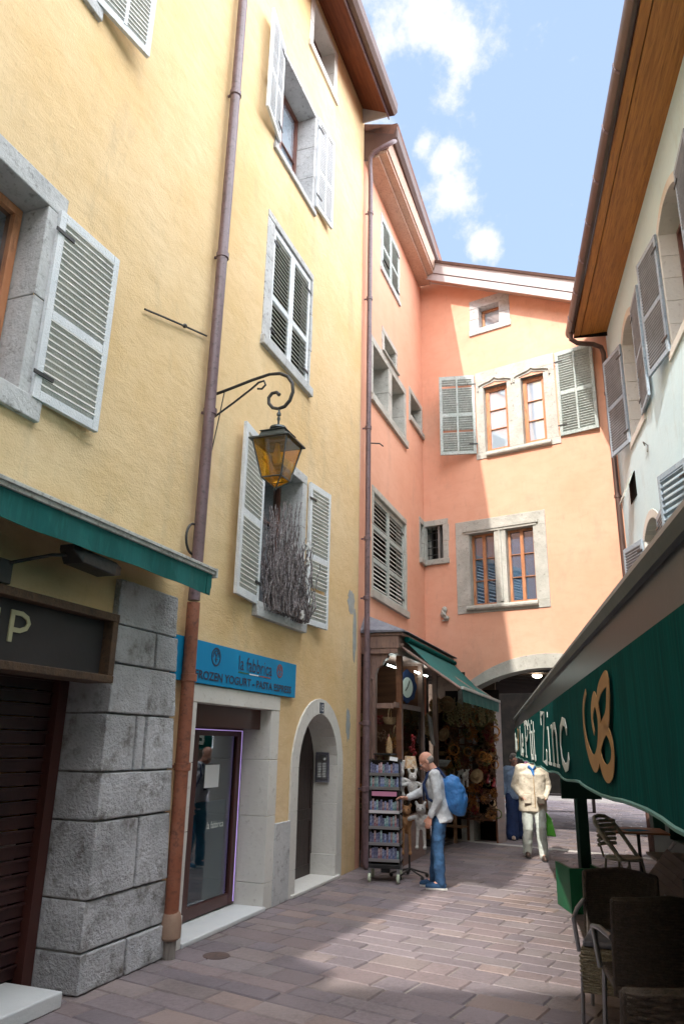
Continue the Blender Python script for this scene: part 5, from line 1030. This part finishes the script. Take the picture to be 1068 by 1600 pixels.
for k in range(190):
    x = rg.uniform(.6, 1.56); z = rg.uniform(.45, 2.4); good(rg.choice(('dried_bunch', 'dried_bunch', 'dried_bunch', 'wreath', 'dried_bunch', 'doll')), D, (x, rg.uniform(-.38, -.18)+(x-1)*.2, z), rg.uniform(.45, .85))
for k in range(22): good('garlic_braid', D, (.75+k*.045, -.55+rg.uniform(-.06, .06), 2.55+rg.uniform(-.05, .03)), rg.uniform(.6, .95))
for k in range(5): good('wreath', D, (.95+k*.12, -.5, 2.25+rg.uniform(-.05, .08)), 1.0)
for q in ((.58, 2.48), (.80, 2.50), (.50, 2.22), (.42, 2.05)): good('basket', D, (q[0], -.62, q[1]), 1.05, R_(80))
for q in ((.35, 1.95), (.62, 1.95), (1.3, 1.2), (.5, 1.2)): good('straw_hat', D, (q[0], -.48, q[1]), .8, R_(70))
# inside the bay window
for k in range(44): good(rg.choice(('doll', 'dried_bunch', 'dried_bunch', 'basket')), A, (rg.uniform(3.4, 4.8), rg.uniform(-.40, .35), rg.choice((.75, 1.1, 1.45, 1.8, 2.05))+rg.uniform(-.05, .08)), rg.uniform(.5, .9))
for k in range(24): good(rg.choice(('dried_bunch', 'doll', 'basket', 'straw_hat')), A, (rg.uniform(5.1, 7.0), rg.uniform(-.3, .6), rg.uniform(.6, 2.3)), rg.uniform(.6, 1.0))
m_ = MB(); m_.box(3.3, 4.85, .42, .46, 1.0, 1.03); m_.box(3.3, 4.85, .2, .46, 1.36, 1.39); m_.box(3.3, 4.85, .2, .46, 1.72, 1.75)
# bench and other display pieces
BN = thing('wooden_bench', 'low brown two-tier wooden bench holding pink goods at the shop corner', 'bench', D, (.3, -.5, 0))
for z, y0 in ((.56, -.48), (.30, -.60)):
    for k in range(2): m_ = MB(); m_.box(-.45, 1.02, y0+k*.14, y0+.12+k*.14, z-.03, z); part('slat', m_, 'bench', BN, bevel=.004)
for x in (-.35, .28, .86): m_ = MB(); m_.box(x-.025, x+.025, -.58, -.52, 0, .54); m_.box(x-.02, x+.02, -.5, -.25, .49, .53); part('leg', m_, 'bench', BN, bevel=.003)
for k, x in enumerate((.45, .62, .80)):
    m_ = MB(); m_.rbox((0, 0, .045), (.15, .16, .09), rz=.2*k); o = solo('gift_box', ('pink gift box at the left on the low bench', 'pale gift box in the middle on the low bench', 'pink gift box at the right end of the low bench')[k], 'box', D, (0, 0, 0), m_, 'pinkprint' if k != 1 else 'lampshade', bevel=.01); place(o, D, (x, -.40, .562))
PC = thing('postcard_rack', 'tall grey rack of postcards behind the blue backpack', 'rack', D, (.22, -.7, 0))
m_ = MB(); m_.box(.06, .34, -.72, -.62, .75, 1.95); part('board', m_, 'blackplastic', PC); m_ = MB(); m_.tube([(.2, -.66, .0), (.2, -.66, .75)], .02, 8); m_.lathe([(.16, 0), (.16, .02), (.02, .04)], (.2, -.66, 0), 14); part('stand_pole', m_, 'iron', PC)
for r_ in range(8):
    for c_ in range(2): m_ = MB(); m_.rbox((.13+c_*.14, -.74, .86+r_*.14), (.12, .006, .11), rx=R_(-10)); part('postcard', m_, 'cards', PC)
for k, (x, z, sx, lab) in enumerate(((.62, 1.42, .34, 'open white tray standing highest over the crowded goods'), (.55, 1.22, .24, 'open pale tray just below the highest white one'))):
    m_ = MB(); m_.rbox((0, 0, 0), (sx, .22, .012), rx=R_(28)); m_.rbox((0, -.1, -.03), (sx, .01, .06)); o = solo('display_tray', lab, 'tray', D, (0, 0, 0), m_, 'plushw'); place(o, D, (x, -.62, z))
m_ = MB(); m_.rbox((0, 0, 0), (.05, .012, .55), ry=-.12); m_.rbox((.05, 0, .12), (.04, .012, .3), ry=.2); o = solo('white_strip', 'tall narrow white paper strip hanging above the white tray', 'banner', D, (0, 0, 0), m_, 'plushw'); place(o, D, (.50, -.66, 1.78))
K = thing('cow_toy', 'black and white cow toy leaning out among the brown souvenirs', 'toy', D, (0, 0, 0)); m_ = MB()
m_.ball((0, 0, 0), .11, 12, 8, (1.25, .8, .85)); m_.ball((.13, -.05, .05), .06, 10, 7, (1, 1, 1.1)); m_.cap((.13, -.08, .03), (.15, -.13, .0), .035, .035, 8)
for a, b_ in ((-.08, -.04), (-.08, .05), (.08, -.05), (.08, .05)): m_.cap((a, b_, -.06), (a, b_, -.16), .025, .022, 8)
for sx in (-1, 1): m_.cap((.13, sx*.05-.04, .09), (.13, sx*.1-.04, .11), .015, .012, 6)
part('body', m_, 'plushw', K, rem=.01, smf=1)
for c_, r_ in (((-.05, -.07, .04), .045), ((.06, -.075, -.01), .035), ((.14, -.09, .09), .03)): m_ = MB(); m_.ball(c_, r_, 10, 7, (1, .5, 1)); part('patch', m_, 'blackplastic', K)
place(K, D, (1.05, -.62, 1.20), R_(-15), s=1.1)
m_ = MB(); m_.rbox((0, 0, 0), (.28, .02, .5), ry=.18, rx=-.15); o = solo('leaning_print', 'pale greyish print leaning above the man\'s head in the shop doorway', 'print', A, (0, 0, 0), m_, 'greywood'); place(o, A, (5.25, -.62, 2.0))
m_ = MB(); m_.box(-.55, .55, -.3, .3, 0, .012); o = solo('door_mat', 'dark door mat on the paving before the souvenir bench', 'mat', D, (0, 0, 0), m_, 'mat_'); place(o, D, (.35, -1.05, .004))
m_ = MB(); m_.lathe([(.0, .006), (.11, .006), (.115, .003), (.115, -.01)], (0, 0, 0), 24); o = solo('drain_cover', 'round brown drain cover in the paving by the downpipe foot', 'drain cover', WD, (0, 0, 0), m_, 'manhole'); place(o, A, (-1.85, -.42, 0))

# ================================================================== CAFE FURNITURE UNDER THE RIGHT AWNING
def rattan_chair(label, loc, rz, m='rattan', arms=True, seatm=None, s=1, apron=False):
    K = thing('rattan_chair', label, 'chair', WD, (0, 0, 0), 'rattan chairs under the green awning'); m_ = MB(); N = 11
    bk = []
    for k in range(N):      # curved woven back, sits at y=+.22 behind the seat
        t = (k-(N-1)/2)/((N-1)/2); x = .25*t; y = .26-.07*t*t; bk.append((x, y))
    secs = []
    for j in range(9):
        z = .42+.47*j/8; lean = .10*(j/8); rd = .02*max(0, j-6)**1.5
        secs.append([(x*(1-.0*j), y+lean, z-rd*abs(x)*4*.5) for x, y in bk])
    vs = [q for r in secs for q in r]+[(q[0], q[1]+.022, q[2]) for r in secs for q in r]; n1 = len(secs)*N; fs = []
    for j in range(8):
        for k in range(N-1): a = j*N+k; fs += [(a, a+1, a+N+1, a+N), (a+n1+N, a+N+1+n1, a+1+n1, a+n1)]
    m_.add(vs, fs)
    for j in range(8): # weave strands
        pass
    b = part('backrest', m_, m, K, smooth=True)
    w_ = MB()
    for j in range(33):
        f = j/32*8; j0 = min(int(f), 7); fr = f-j0; r0, r1 = secs[j0], secs[j0+1]
        pts = [(r0[k][0]*(1-fr)+r1[k][0]*fr, r0[k][1]*(1-fr)+r1[k][1]*fr+(.006 if (k+j) % 2 else -.004), r0[k][2]*(1-fr)+r1[k][2]*fr) for k in range(N)]; w_.tube(pts, .0065, 5)
        w_.tube([(p[0], p[1]+.022, p[2]) for p in pts], .0065, 5)
    part('weave', w_, m, b)
    m_ = MB(); top_ = secs[-1]; m_.tube([secs[0][0]]+[r[0] for r in secs[1:]]+top_+[r[-1] for r in reversed(secs)], .017, 8); part('rim', m_, m, K, smooth=True)
    m_ = MB(); m_.loft([[(-.24, -.24, z), (.24, -.24, z), (.25, .24, z), (-.25, .24, z)] for z in (.42, .455)]); st = part('seat', m_, seatm or m, K, bevel=.012)
    if apron:
        a_ = MB()
        for j in range(15): z = .415-j*.0145; a_.tube([(-.24+.008*(j % 2), .2, z)]+[(-.245+.006*((j+k) % 2), .2-.43*k/8, z) for k in range(9)]+[(-.23+.46*k/9, -.245+.006*((j+k) % 2), z) for k in range(10)]+[(.24, .2, z)], .0085, 5)
        part('woven_apron', a_, 'rattan2', K); a_ = MB(); a_.box(-.225, .225, -.225, .2, .47, .51); part('cushion', a_, 'slate', K, bevel=.015)
    w_ = MB()
    for j in range(20): y = -.23+j*.0245; w_.tube([(-.235+k*.047, y, .457+(.005 if (k+j) % 2 else 0)) for k in range(11)], .007, 5)
    part('weave', w_, seatm or m, st)
    for sx in (-1, 1):
        for sy, yy_ in ((-1, -.22), (1, .22)): m_ = MB(); m_.tube([(sx*.23, yy_, .43), (sx*.25, yy_+sy*.03, .0)], .013, 8); part('leg', m_, 'steel', K, smooth=True)
        if arms: m_ = MB(); m_.tube([(sx*.25, -.22, .44), (sx*.27, -.24, .64), (sx*.27, -.05, .67), (sx*.26, .22, .68)], .015, 8); part('armrest', m_, 'steel', K, smooth=True)
    place(K, WD, loc, rz, s=s); return K
rattan_chair('large dark rattan chair in the middle of the right foreground, seen from behind', (1.86, 4.80, 0), R_(172), s=1.10)
rattan_chair('dark rattan chair with olive woven apron and grey cushion behind the largest dark back', (1.98, 5.72, 0), R_(-25), seatm='rattan2', s=1.0, apron=True)
rattan_chair('nearest dark rattan chair, its back cut by the bottom edge of the photo', (1.33, 3.30, 0), R_(176), arms=False, s=1.07)
rattan_chair('dark rattan chair half hidden at the right edge under the awning', (2.85, 5.9, 0), R_(150))
def bistro_table(label, loc, rz, m='tablewood', sz=.34, rnd_=False):
    K = thing('cafe_table', label, 'table', WD, (0, 0, 0), 'cafe tables under the green awning'); m_ = MB()
    if rnd_: m_.lathe([(0, .70), (sz, .70), (sz+.01, .712), (sz, .725), (0, .725)], (0, 0, 0), 28)
    else: m_.box(-sz, sz, -sz, sz, .70, .725)
    part('table_top', m_, m, K, bevel=.004); m_ = MB(); m_.lathe([(.022, .03), (.022, .70)], (0, 0, 0), 12); part('pedestal', m_, 'iron', K)
    for a in range(4): m_ = MB(); t = a*math.pi/2+.78; m_.tube([(0, 0, .06), (.25*math.cos(t), .25*math.sin(t), .015)], .016, 6); part('foot', m_, 'iron', K)
    place(K, WD, loc, rz); return K
bistro_table('dark round cafe table between the rattan chairs', (2.45, 5.1, 0), 0, 'taupe', .32, True)
bistro_table('orange wooden cafe table with a menu card, beyond the cream chair', (4.02, 10.6, 0), R_(-12), 'tablewood', .34)
bistro_table('taupe cafe table with folded chairs leaning on it', (3.5, 8.1, 0), R_(-12), 'taupe', .3)
m_ = MB(); m_.rbox((0, 0, 0), (.3, .21, .004), rz=.3); o = solo('menu_card', 'blue and white menu card lying on the orange cafe table', 'menu', WD, (0, 0, 0), m_, 'shopblue'); place(o, WD, (3.95, 10.5, .729))
# cream cane bistro chair
K = thing('bistro_chair', 'cream cane bistro chair standing in the sun beside the green post', 'chair', WD, (0, 0, 0))
def ch_back(z0, r): return [(.21*math.cos(t), .20-.16*(1-math.sin(t)) , z0) for t in [math.pi*k/10 for k in range(11)]]
m_ = MB(); m_.lathe([(0, .43), (.20, .43), (.215, .445), (.20, .46), (0, .46)], (0, 0, 0), 24); part('seat', m_, 'bistro', K, smooth=True)
m_ = MB(); m_.tube([(-.20, -.08, .44), (-.22, .10, .66), (-.20, .22, .82), (-.12, .27, .875), (0, .285, .885), (.12, .27, .875), (.20, .22, .82), (.22, .10, .66), (.20, -.08, .44)], .024, 8); part('back_hoop', m_, 'bistro', K, smooth=True)
m_ = MB()
for zc in (.58, .63, .68, .73, .78, .83): m_.tube([(.20*t, .25-.06*t*t, zc) for t in [-1+k/5 for k in range(11)]], .022, 6)
part('back_slats', m_, 'bistro', K, smooth=True)
m_ = MB(); m_.tube([(-.17, .16, .46), (-.12, .23, .60), (-.03, .25, .72)], .012, 6); m_.tube([(.17, .16, .46), (.12, .23, .60), (.03, .25, .72)], .012, 6); part('inner_hoop', m_, 'bistroframe', K, smooth=True)
for sx in (-1, 1):
    for sy in (-1, 1): m_ = MB(); m_.tube([(sx*.15, sy*.14, .44), (sx*.20, sy*.20, 0)], [.015, .013], 8); part('leg', m_, 'bistroframe', K, smooth=True)
    m_ = MB(); m_.tube([(sx*.17, -.17, .22), (sx*.17, .17, .22)], .009, 6); m_.tube([(sx*.15, sx*.14, .40), (0, 0, .28), (-sx*.19, -sx*.18, .16)], .009, 6); part('stretcher', m_, 'bistroframe', K)
place(K, WD, (3.55, 9.9, 0), R_(42), s=1.05)
for k, (x, y_, lab) in enumerate(((3.02, 8.05, 'left one of two taupe slatted folding chairs leaning by the wall'), (3.2, 7.85, 'right one of two taupe slatted folding chairs leaning by the wall'))):
    K = thing('folding_chair', lab, 'chair', WD, (0, 0, 0), 'folded chairs leaning under the green awning')
    for j in range(7): m_ = MB(); m_.rbox((0, 0, .28+j*.075), (.42, .015, .071)); part('slat', m_, 'taupe', K, bevel=.003)
    for sx in (-1, 1): m_ = MB(); m_.tube([(sx*.19, .02, .02), (sx*.19, .02, .86)], .013, 6); m_.tube([(sx*.17, .05, .02), (sx*.17, .05, .6)], .012, 6); part('frame', m_, 'steel', K)
    K.location = (x, y_, .12); K.rotation_euler = (R_(14), R_(38), R_(-25))
# green menu post
K = thing('menu_post', 'dark green square post with board on top and bright green base box', 'post', WD, (2.93, 9.45, 0))
m_ = MB(); m_.box(2.865, 2.99, 9.39, 9.51, .02, 1.5); part('post', m_, 'greenpaint', K, bevel=.006)
m_ = MB(); m_.box(2.68, 3.16, 9.36, 9.385, 1.17, 1.60); part('board', m_, 'greenpaint', K, bevel=.004)
m_ = MB(); m_.box(2.62, 3.0, 9.05, 9.09, .0, .46); m_.box(2.62, 2.66, 9.09, 9.6, 0, .46); m_.box(2.96, 3.0, 9.09, 9.6, 0, .46); bx_ = part('base_box', m_, 'greenpanel', K, bevel=.004)
m_ = MB(); m_.ribbon([(2.79, .28), (2.83, .25), (2.87, .27)], .018, 9.046); part('mark', m_, 'blackplastic', bx_)
K.rotation_euler = (0, 0, 0)
# far side of the passage
for k, (x, y_, lab) in enumerate(((6.6, 22.8, 'dark bench far beyond the passage'), (5.1, 24.5, 'second dark bench, farther off beyond the passage'))):
    K = thing('cafe_bench', lab, 'bench', WD, (0, 0, 0), 'benches beyond the passage')
    m_ = MB(); m_.box(-.9, .9, -.2, .2, .42, .46); part('seat', m_, 'darkwood', K)
    for sx in (-1, 1): m_ = MB(); m_.box(sx*.8-.04, sx*.8+.04, -.18, .18, 0, .42); part('leg', m_, 'darkwood', K)
    place(K, WD, (x, y_, 0), R_(-15))

# ================================================================== PEOPLE  (local frame: facing -y, own left = +x)
wr_tex = bpy.data.textures.new('folds', 'CLOUDS'); wr_tex.noise_scale = .11; wr_tex.noise_depth = 2
def folds(o, st=.022):
    d = o.modifiers.new('folds', 'DISPLACE'); d.texture = wr_tex; d.texture_coords = 'LOCAL'; d.strength = st; d.mid_level = .5
def V(*a): return Vector(a)
def hand(m, w, d, palm, s=1.0, curl=.5, thumb=1):
    """w wrist point, d direction of the hand, palm = normal the palm faces, thumb = +1/-1 side"""
    d = Vector(d).normalized(); n = Vector(palm); n = (n-d*n.dot(d)).normalized(); sd = d.cross(n)*thumb; w = Vector(w)
    for k in range(4): m.cap(w+sd*(.022-.014*k)*s, w+d*.085*s+sd*(.03-.019*k)*s, .014*s, .0125*s, 8)
    for k, L in enumerate((.066, .076, .070, .055)):
        b = w+d*.085*s+sd*(.03-.0195*k)*s; a1 = d*math.cos(curl*.6)+n*math.sin(curl*.6); a2 = d*math.cos(curl*1.5)+n*math.sin(curl*1.5); a3 = d*math.cos(curl*2.3)+n*math.sin(curl*2.3)
        p1 = b+a1*L*.5*s; p2 = p1+a2*L*.33*s; p3 = p2+a3*L*.25*s; m.cap(b, p1, .0095*s, .0088*s, 8); m.cap(p1, p2, .0088*s, .008*s, 8); m.cap(p2, p3, .008*s, .0068*s, 8)
    t0 = w+d*.03*s+sd*.03*s; t1 = t0+(d*.7+sd*.6+n*.25).normalized()*.036*s; t2 = t1+(d*.9+sd*.1+n*.4).normalized()*.03*s; m.cap(t0, t1, .0125*s, .0105*s, 8); m.cap(t1, t2, .0105*s, .0085*s, 8)
def headmesh(m, T):
    old = m.T; m.T = T
    m.ball((0, .012, .035), 1, 16, 12, (.074, .094, .088)); m.ball((0, -.028, -.02), 1, 16, 12, (.060, .066, .088)); m.ball((0, -.048, -.085), 1, 12, 8, (.036, .034, .028))
    m.cap((0, -.092, .008), (0, -.112, -.034), .009, .0145, 8); m.cap((-.036, -.083, .022), (.036, -.083, .022), .012, .012, 8); m.cap((-.022, -.088, -.062), (.022, -.088, -.062), .007, .007, 8); m.cap((-.018, -.087, -.073), (.018, -.087, -.073), .008, .008, 8)
    for sx in (-1, 1): m.ball((sx*.076, .008, -.012), 1, 8, 6, (.010, .022, .033)); m.ball((sx*.036, -.062, -.03), 1, 8, 6, (.026, .026, .026))
    m.T = old
def human(label, loc, rz, J, cl, hair=None, glasses=False, s=1.0, shoe='brownshoe', sole=None, hs=1.0):
    P = thing('person', label, 'person', WD, (0, 0, 0)); m = MB()
    T = Matrix.Translation(J['head']) @ Matrix.Rotation(R_(J.get('turn', 0)), 4, 'Z') @ Matrix.Rotation(R_(J.get('nod', 0)), 4, 'X')
    headmesh(m, T); nb = Vector(J['neck']); hd = T @ Vector((0, .02, -.07)); m.cap(nb, hd, .058, .052)
    pel = Vector(J['pel']); m.tube([pel+V(0, 0, -.06), pel+V(0, 0, .08), (pel*.5+nb*.5), nb+V(0, .0, -.12), nb+V(0, 0, -.03)], [.13, .135, .13, .145, .07], 14, flat=.72)
    for a in ('L', 'R'):
        sh, el, wr = J['sh'+a], J['el'+a], J['wr'+a]; m.cap(sh, el, .052, .040); m.cap(el, wr, .040, .028); m.cap(nb+V(0, 0, -.06), sh, .06, .055)
        hp, kn, an = J['hip'+a], J['kn'+a], J['an'+a]; m.cap(hp, kn, .082, .055); m.cap(kn, an, .055, .036); m.cap(an, Vector(an)+Vector(J.get('toe'+a, (0, -.14, -.05))), .036, .03)
        hand(m, wr, J['hd'+a], J['pm'+a], 1.0, J.get('curl', .5), J['th'+a])
    b = part('body', m, 'skin', P, rem=.0075, smf=2)
    for sx in (-1, 1):
        e = MB(); e.T = T; e.ball((sx*.031, -.081, -.002), .0125, 10, 7); part('eye', e, 'whitepaint', P, smooth=True); e = MB(); e.T = T; e.ball((sx*.031, -.0915, -.002), .0055, 8, 6); part('pupil', e, 'iron', P)
        if glasses:
            e = MB(); e.T = T; e.tube([(sx*.034+.024*math.cos(t), -.104, -.004+.019*math.sin(t)) for t in [2*math.pi*k/14 for k in range(15)]], .0028, 5); e.tube([(sx*.058, -.102, .0), (sx*.077, -.03, .004), (sx*.079, .01, .0)], .0025, 5); part('glasses_rim', e, 'blackplastic', P)
    if hair:
        e = MB(); e.T = T; hm_, kind = hair
        if kind == 'bald': e.ball((0, .035, .005), 1, 16, 12, (.0775, .078, .062))
        else: e.ball((0, .022, .045), 1, 16, 12, (.086, .100, .090)); e.ball((0, .05, -.01), 1, 12, 8, (.082, .07, .085)); e.cap((-.05, -.05, .095), (.05, -.05, .095), .03, .03, 8)
        part('hair', e, hm_, P, rem=.009, smf=1)
    # trousers
    t = MB(); tr = cl['tr']; fl = tr.get('flare', 0)
    t.tube([pel+V(0, 0, .10), pel+V(0, 0, .02), pel+V(0, 0, -.06), pel+V(0, 0, -.12)], [.152, .165, .165, .12], 16, flat=.75)
    for a in ('L', 'R'):
        hp, kn, an = (Vector(J[k+a]) for k in ('hip', 'kn', 'an')); r = tr.get('r', (.098, .070, .058)); t.cap(hp, kn, r[0], r[1]+fl*.3); t.cap(kn, an+V(0, 0, -.01), r[1]+fl*.3, r[2]+fl)
    q = part('trousers', t, tr['m'], P, rem=.011, smf=3); folds(q, tr.get('st', .03))
    # jacket
    t = MB(); jk = cl['jk']; hem = jk['hem']; ch = nb+V(0, 0, -.14); mid = pel*.5+ch*.5; he = pel+V(0, jk.get('back', 0), hem)
    t.tube([nb+V(0, 0, -.015), nb+V(0, 0, -.06), ch, mid, pel+V(0, 0, .05), he, he+V(0, 0, -.01)], [.075, .14, .20*jk.get('w', 1), .195*jk.get('w', 1), .20*jk.get('w', 1), .205*jk.get('w', 1), .15], 18, flat=.68)
    for a in ('L', 'R'):
        sh, el, wr = (Vector(J[k+a]) for k in ('sh', 'el', 'wr')); t.cap(nb+V(0, 0, -.05), sh, .08, .078); t.cap(sh, el, .078, .060); t.cap(el, wr+(el-wr).normalized()*jk.get('cuff', .03), .060, .045)
    q = part('jacket', t, jk['m'], P, rem=.011, smf=3); folds(q, .026)
    for a in ('L', 'R'):
        an = Vector(J['an'+a]); td = Vector(J.get('toe'+a, (0, -.14, -.05))); g = math.atan2(td.x, -td.y); Rm = Matrix.Rotation(g, 4, 'Z')
        Tm = Matrix.Translation((an.x, an.y, an.z-.085)) @ Rm; e = MB(); e.T = Tm; e.tube([(0, .07, .045), (0, .04, .05), (0, -.04, .052), (0, -.11, .042), (0, -.17, .035), (0, -.195, .03)], [.03, .042, .044, .042, .036, .016], 12, flat=.95); e.cap((0, 0, .07), (0, .0, .10), .042, .042)
        sh_ = part('shoe', e, shoe, P, rem=.008, smf=2)
        e = MB(); e.T = Tm; e.loft([[(x*sc_, y_, z_) for x, y_ in ((-.03, .085), (.03, .085), (.04, .04), (.036, -.05), (.044, -.12), (.032, -.19), (-.032, -.19), (-.044, -.12), (-.036, -.05), (-.04, .04))] for z_, sc_ in ((0, .96), (.022, 1.02))]); part('sole', e, sole or 'iron', sh_, bevel=.004)
    place(P, WD, loc, rz, s=s); return P, T
# man with backpack, turned to the rack
J = dict(head=(0, -.13, 1.535), nod=34, neck=(0, -.03, 1.42), pel=(0, .03, .90), shL=(.175, -.02, 1.37), elL=(.235, .02, 1.09), wrL=(.225, -.09, .865), hdL=(0, -.25, -1), pmL=(-1, 0, 0), thL=-1,
         shR=(-.175, -.04, 1.37), elR=(-.22, -.20, 1.14), wrR=(-.15, -.40, 1.06), hdR=(.15, -1, .05), pmR=(.4, 0, -1), thR=1, hipL=(.09, .03, .86), knL=(.10, -.0, .47), anL=(.10, .03, .085), hipR=(-.09, .03, .86), knR=(-.10, -.02, .47), anR=(-.11, -.05, .085), curl=.45)
P, T = human('bald man in pale jacket and blue jeans reading the rack, blue backpack on', (1.33, 10.42, 0), R_(-98), J, dict(tr=dict(m='jeans', r=(.10, .078, .066), st=.045), jk=dict(m='jacketw', hem=-.10, back=.05, w=1.0)), hair=('hairgrey', 'bald'), glasses=True, shoe='jeans', sole='plushw')
m_ = MB(); m_.tube([(.07, -.10, 1.42), (.06, -.175, 1.25), (.03, -.17, 1.05)], [.02, .035, .03], 8, flat=.4); part('scarf', m_, 'navycloth', P, smooth=True)
BP = thing('backpack', 'bright blue backpack worn on the bald man\'s back', 'backpack', WD, (0, 0, 0)); m_ = MB()
m_.tube([(0, .14, 1.36), (0, .17, 1.30), (0, .22, 1.15), (0, .24, 1.02), (0, .22, .93), (0, .2, .90)], [.06, .13, .165, .17, .14, .08], 16, flat=.78); b = part('bag', m_, 'bagblue', BP, rem=.010, smf=10); folds(b, .035)
m_ = MB(); m_.tube([(0, .33, 1.20), (0, .365, 1.08), (0, .345, .95)], [.06, .10, .07], 12, flat=.45); b = part('front_pocket', m_, 'bagblue', BP, rem=.010, smf=5)
for sx in (-1, 1):
    m_ = MB(); m_.tube([(sx*.09, .12, 1.34), (sx*.115, .02, 1.455), (sx*.13, -.10, 1.40), (sx*.145, -.165, 1.25), (sx*.17, -.11, 1.08), (sx*.16, .08, .98)], .018, 8, flat=.5); part('strap', m_, 'navycloth', BP, smooth=True)
m_ = MB(); m_.tube([(-.08, .385, 1.09), (.1, .38, 1.12)], .005, 6); part('zip', m_, 'plushw', BP)
place(BP, WD, (1.33, 10.42, 0), R_(-98))
# walker in cream jacket
J = dict(head=(.01, -.03, 1.60), nod=8, neck=(0, 0, 1.46), pel=(0, .02, .93), shL=(.19, 0, 1.40), elL=(.27, .06, 1.13), wrL=(.20, -.08, .95), hdL=(-.5, -.2, -1), pmL=(-1, 0, 0), thL=-1, shR=(-.19, 0, 1.40), elR=(-.29, .07, 1.13), wrR=(-.19, -.10, .97), hdR=(.5, -.2, -1), pmR=(1, 0, 0), thR=1,
         hipL=(.095, .02, .90), knL=(.10, -.10, .50), anL=(.11, -.12, .085), hipR=(-.095, .02, .90), knR=(-.10, .0, .49), anR=(-.11, .19, .10), curl=.6)
P, T = human('walker in cream jacket and pale trousers, head hidden behind the bistro awning', (3.28, 13.15, 0), R_(-6), J, dict(tr=dict(m='paletr', r=(.105, .085, .075), st=.03), jk=dict(m='cream', hem=-.20, w=1.14, cuff=.0)), hair=('hairgrey', 'short'), glasses=False)
m_ = MB(); m_.tube([(-.06, -.09, 1.44), (0, -.14, 1.38), (.06, -.09, 1.44)], .028, 8, flat=.6); m_.tube([(0, -.14, 1.38), (.01, -.165, 1.30)], [.03, .012], 8, flat=.5); part('neckerchief', m_, 'bagblue', P, smooth=True); m_ = MB(); m_.tube([(.01, -.145, 1.30), (.01, -.152, 1.1), (.012, -.155, .80)], .006, 6); part('placket', m_, 'wicker', P)
m_ = MB(); m_.box(-.17, -.05, -.165, -.15, .86, 1.0); part('pocket', m_, 'cream', P, bevel=.008); m_ = MB(); m_.box(.05, .17, -.165, -.15, .86, 1.0); part('pocket', m_, 'cream', P, bevel=.008)
K = thing('carrier_bag', 'lime green carrier bag hanging behind the cream-jacketed walker', 'bag', WD, (0, 0, 0)); m_ = MB(); m_.loft([[(.14, .10, .72), (.22, .10, .72), (.22, .16, .72), (.14, .16, .72)], [(.10, .06, .62), (.30, .06, .62), (.30, .2, .62), (.10, .2, .62)], [(.08, .05, .36), (.36, .05, .34), (.36, .22, .34), (.08, .22, .36)]]); b = part('bag', m_, 'baggreen', K, bevel=.02)
m_ = MB(); m_.tube([(.16, .13, .70), (.19, .12, .92), (.21, .13, .70)], .007, 6); part('handle', m_, 'baggreen', K)
place(K, WD, (3.28, 13.15, 0), R_(-6))
# woman behind
J = dict(head=(0, -.02, 1.49), nod=10, turn=10, neck=(0, 0, 1.36), pel=(0, .02, .87), shL=(.165, 0, 1.30), elL=(.21, .03, 1.04), wrL=(.20, -.08, .83), hdL=(0, -.2, -1), pmL=(-1, 0, 0), thL=-1, shR=(-.165, 0, 1.30), elR=(-.22, .03, 1.04), wrR=(-.25, -.06, .82), hdR=(0, -.2, -1), pmR=(1, 0, 0), thR=1,
         hipL=(.09, .02, .83), knL=(.10, -.04, .47), anL=(.12, .06, .09), hipR=(-.09, .02, .83), knR=(-.10, -.05, .47), anR=(-.11, -.12, .085), curl=.4)
human('woman in light denim jacket and wide navy trousers behind the cream-jacketed walker', (3.62, 15.9, 0), R_(-4), J, dict(tr=dict(m='navycloth', r=(.115, .10, .10), flare=.03, st=.03), jk=dict(m='denimjacket', hem=-.12, w=1.0)), hair=('hairgrey', 'short'), glasses=True, shoe='beigeshoe')
# distant passers-by beyond the passage
J2 = dict(J); human('distant person in dark clothes beyond the passage, right of the walker', (5.55, 21.5, 0), R_(170), J2, dict(tr=dict(m='darkcloth'), jk=dict(m='darkcloth', hem=-.1)), hair=('browno', 'short'))
J2 = dict(J); human('distant person in pale top and dark trousers far beyond the passage', (6.5, 26.0, 0), R_(20), J2, dict(tr=dict(m='darkcloth'), jk=dict(m='pinkprint', hem=-.05)), hair=('browno', 'short'))
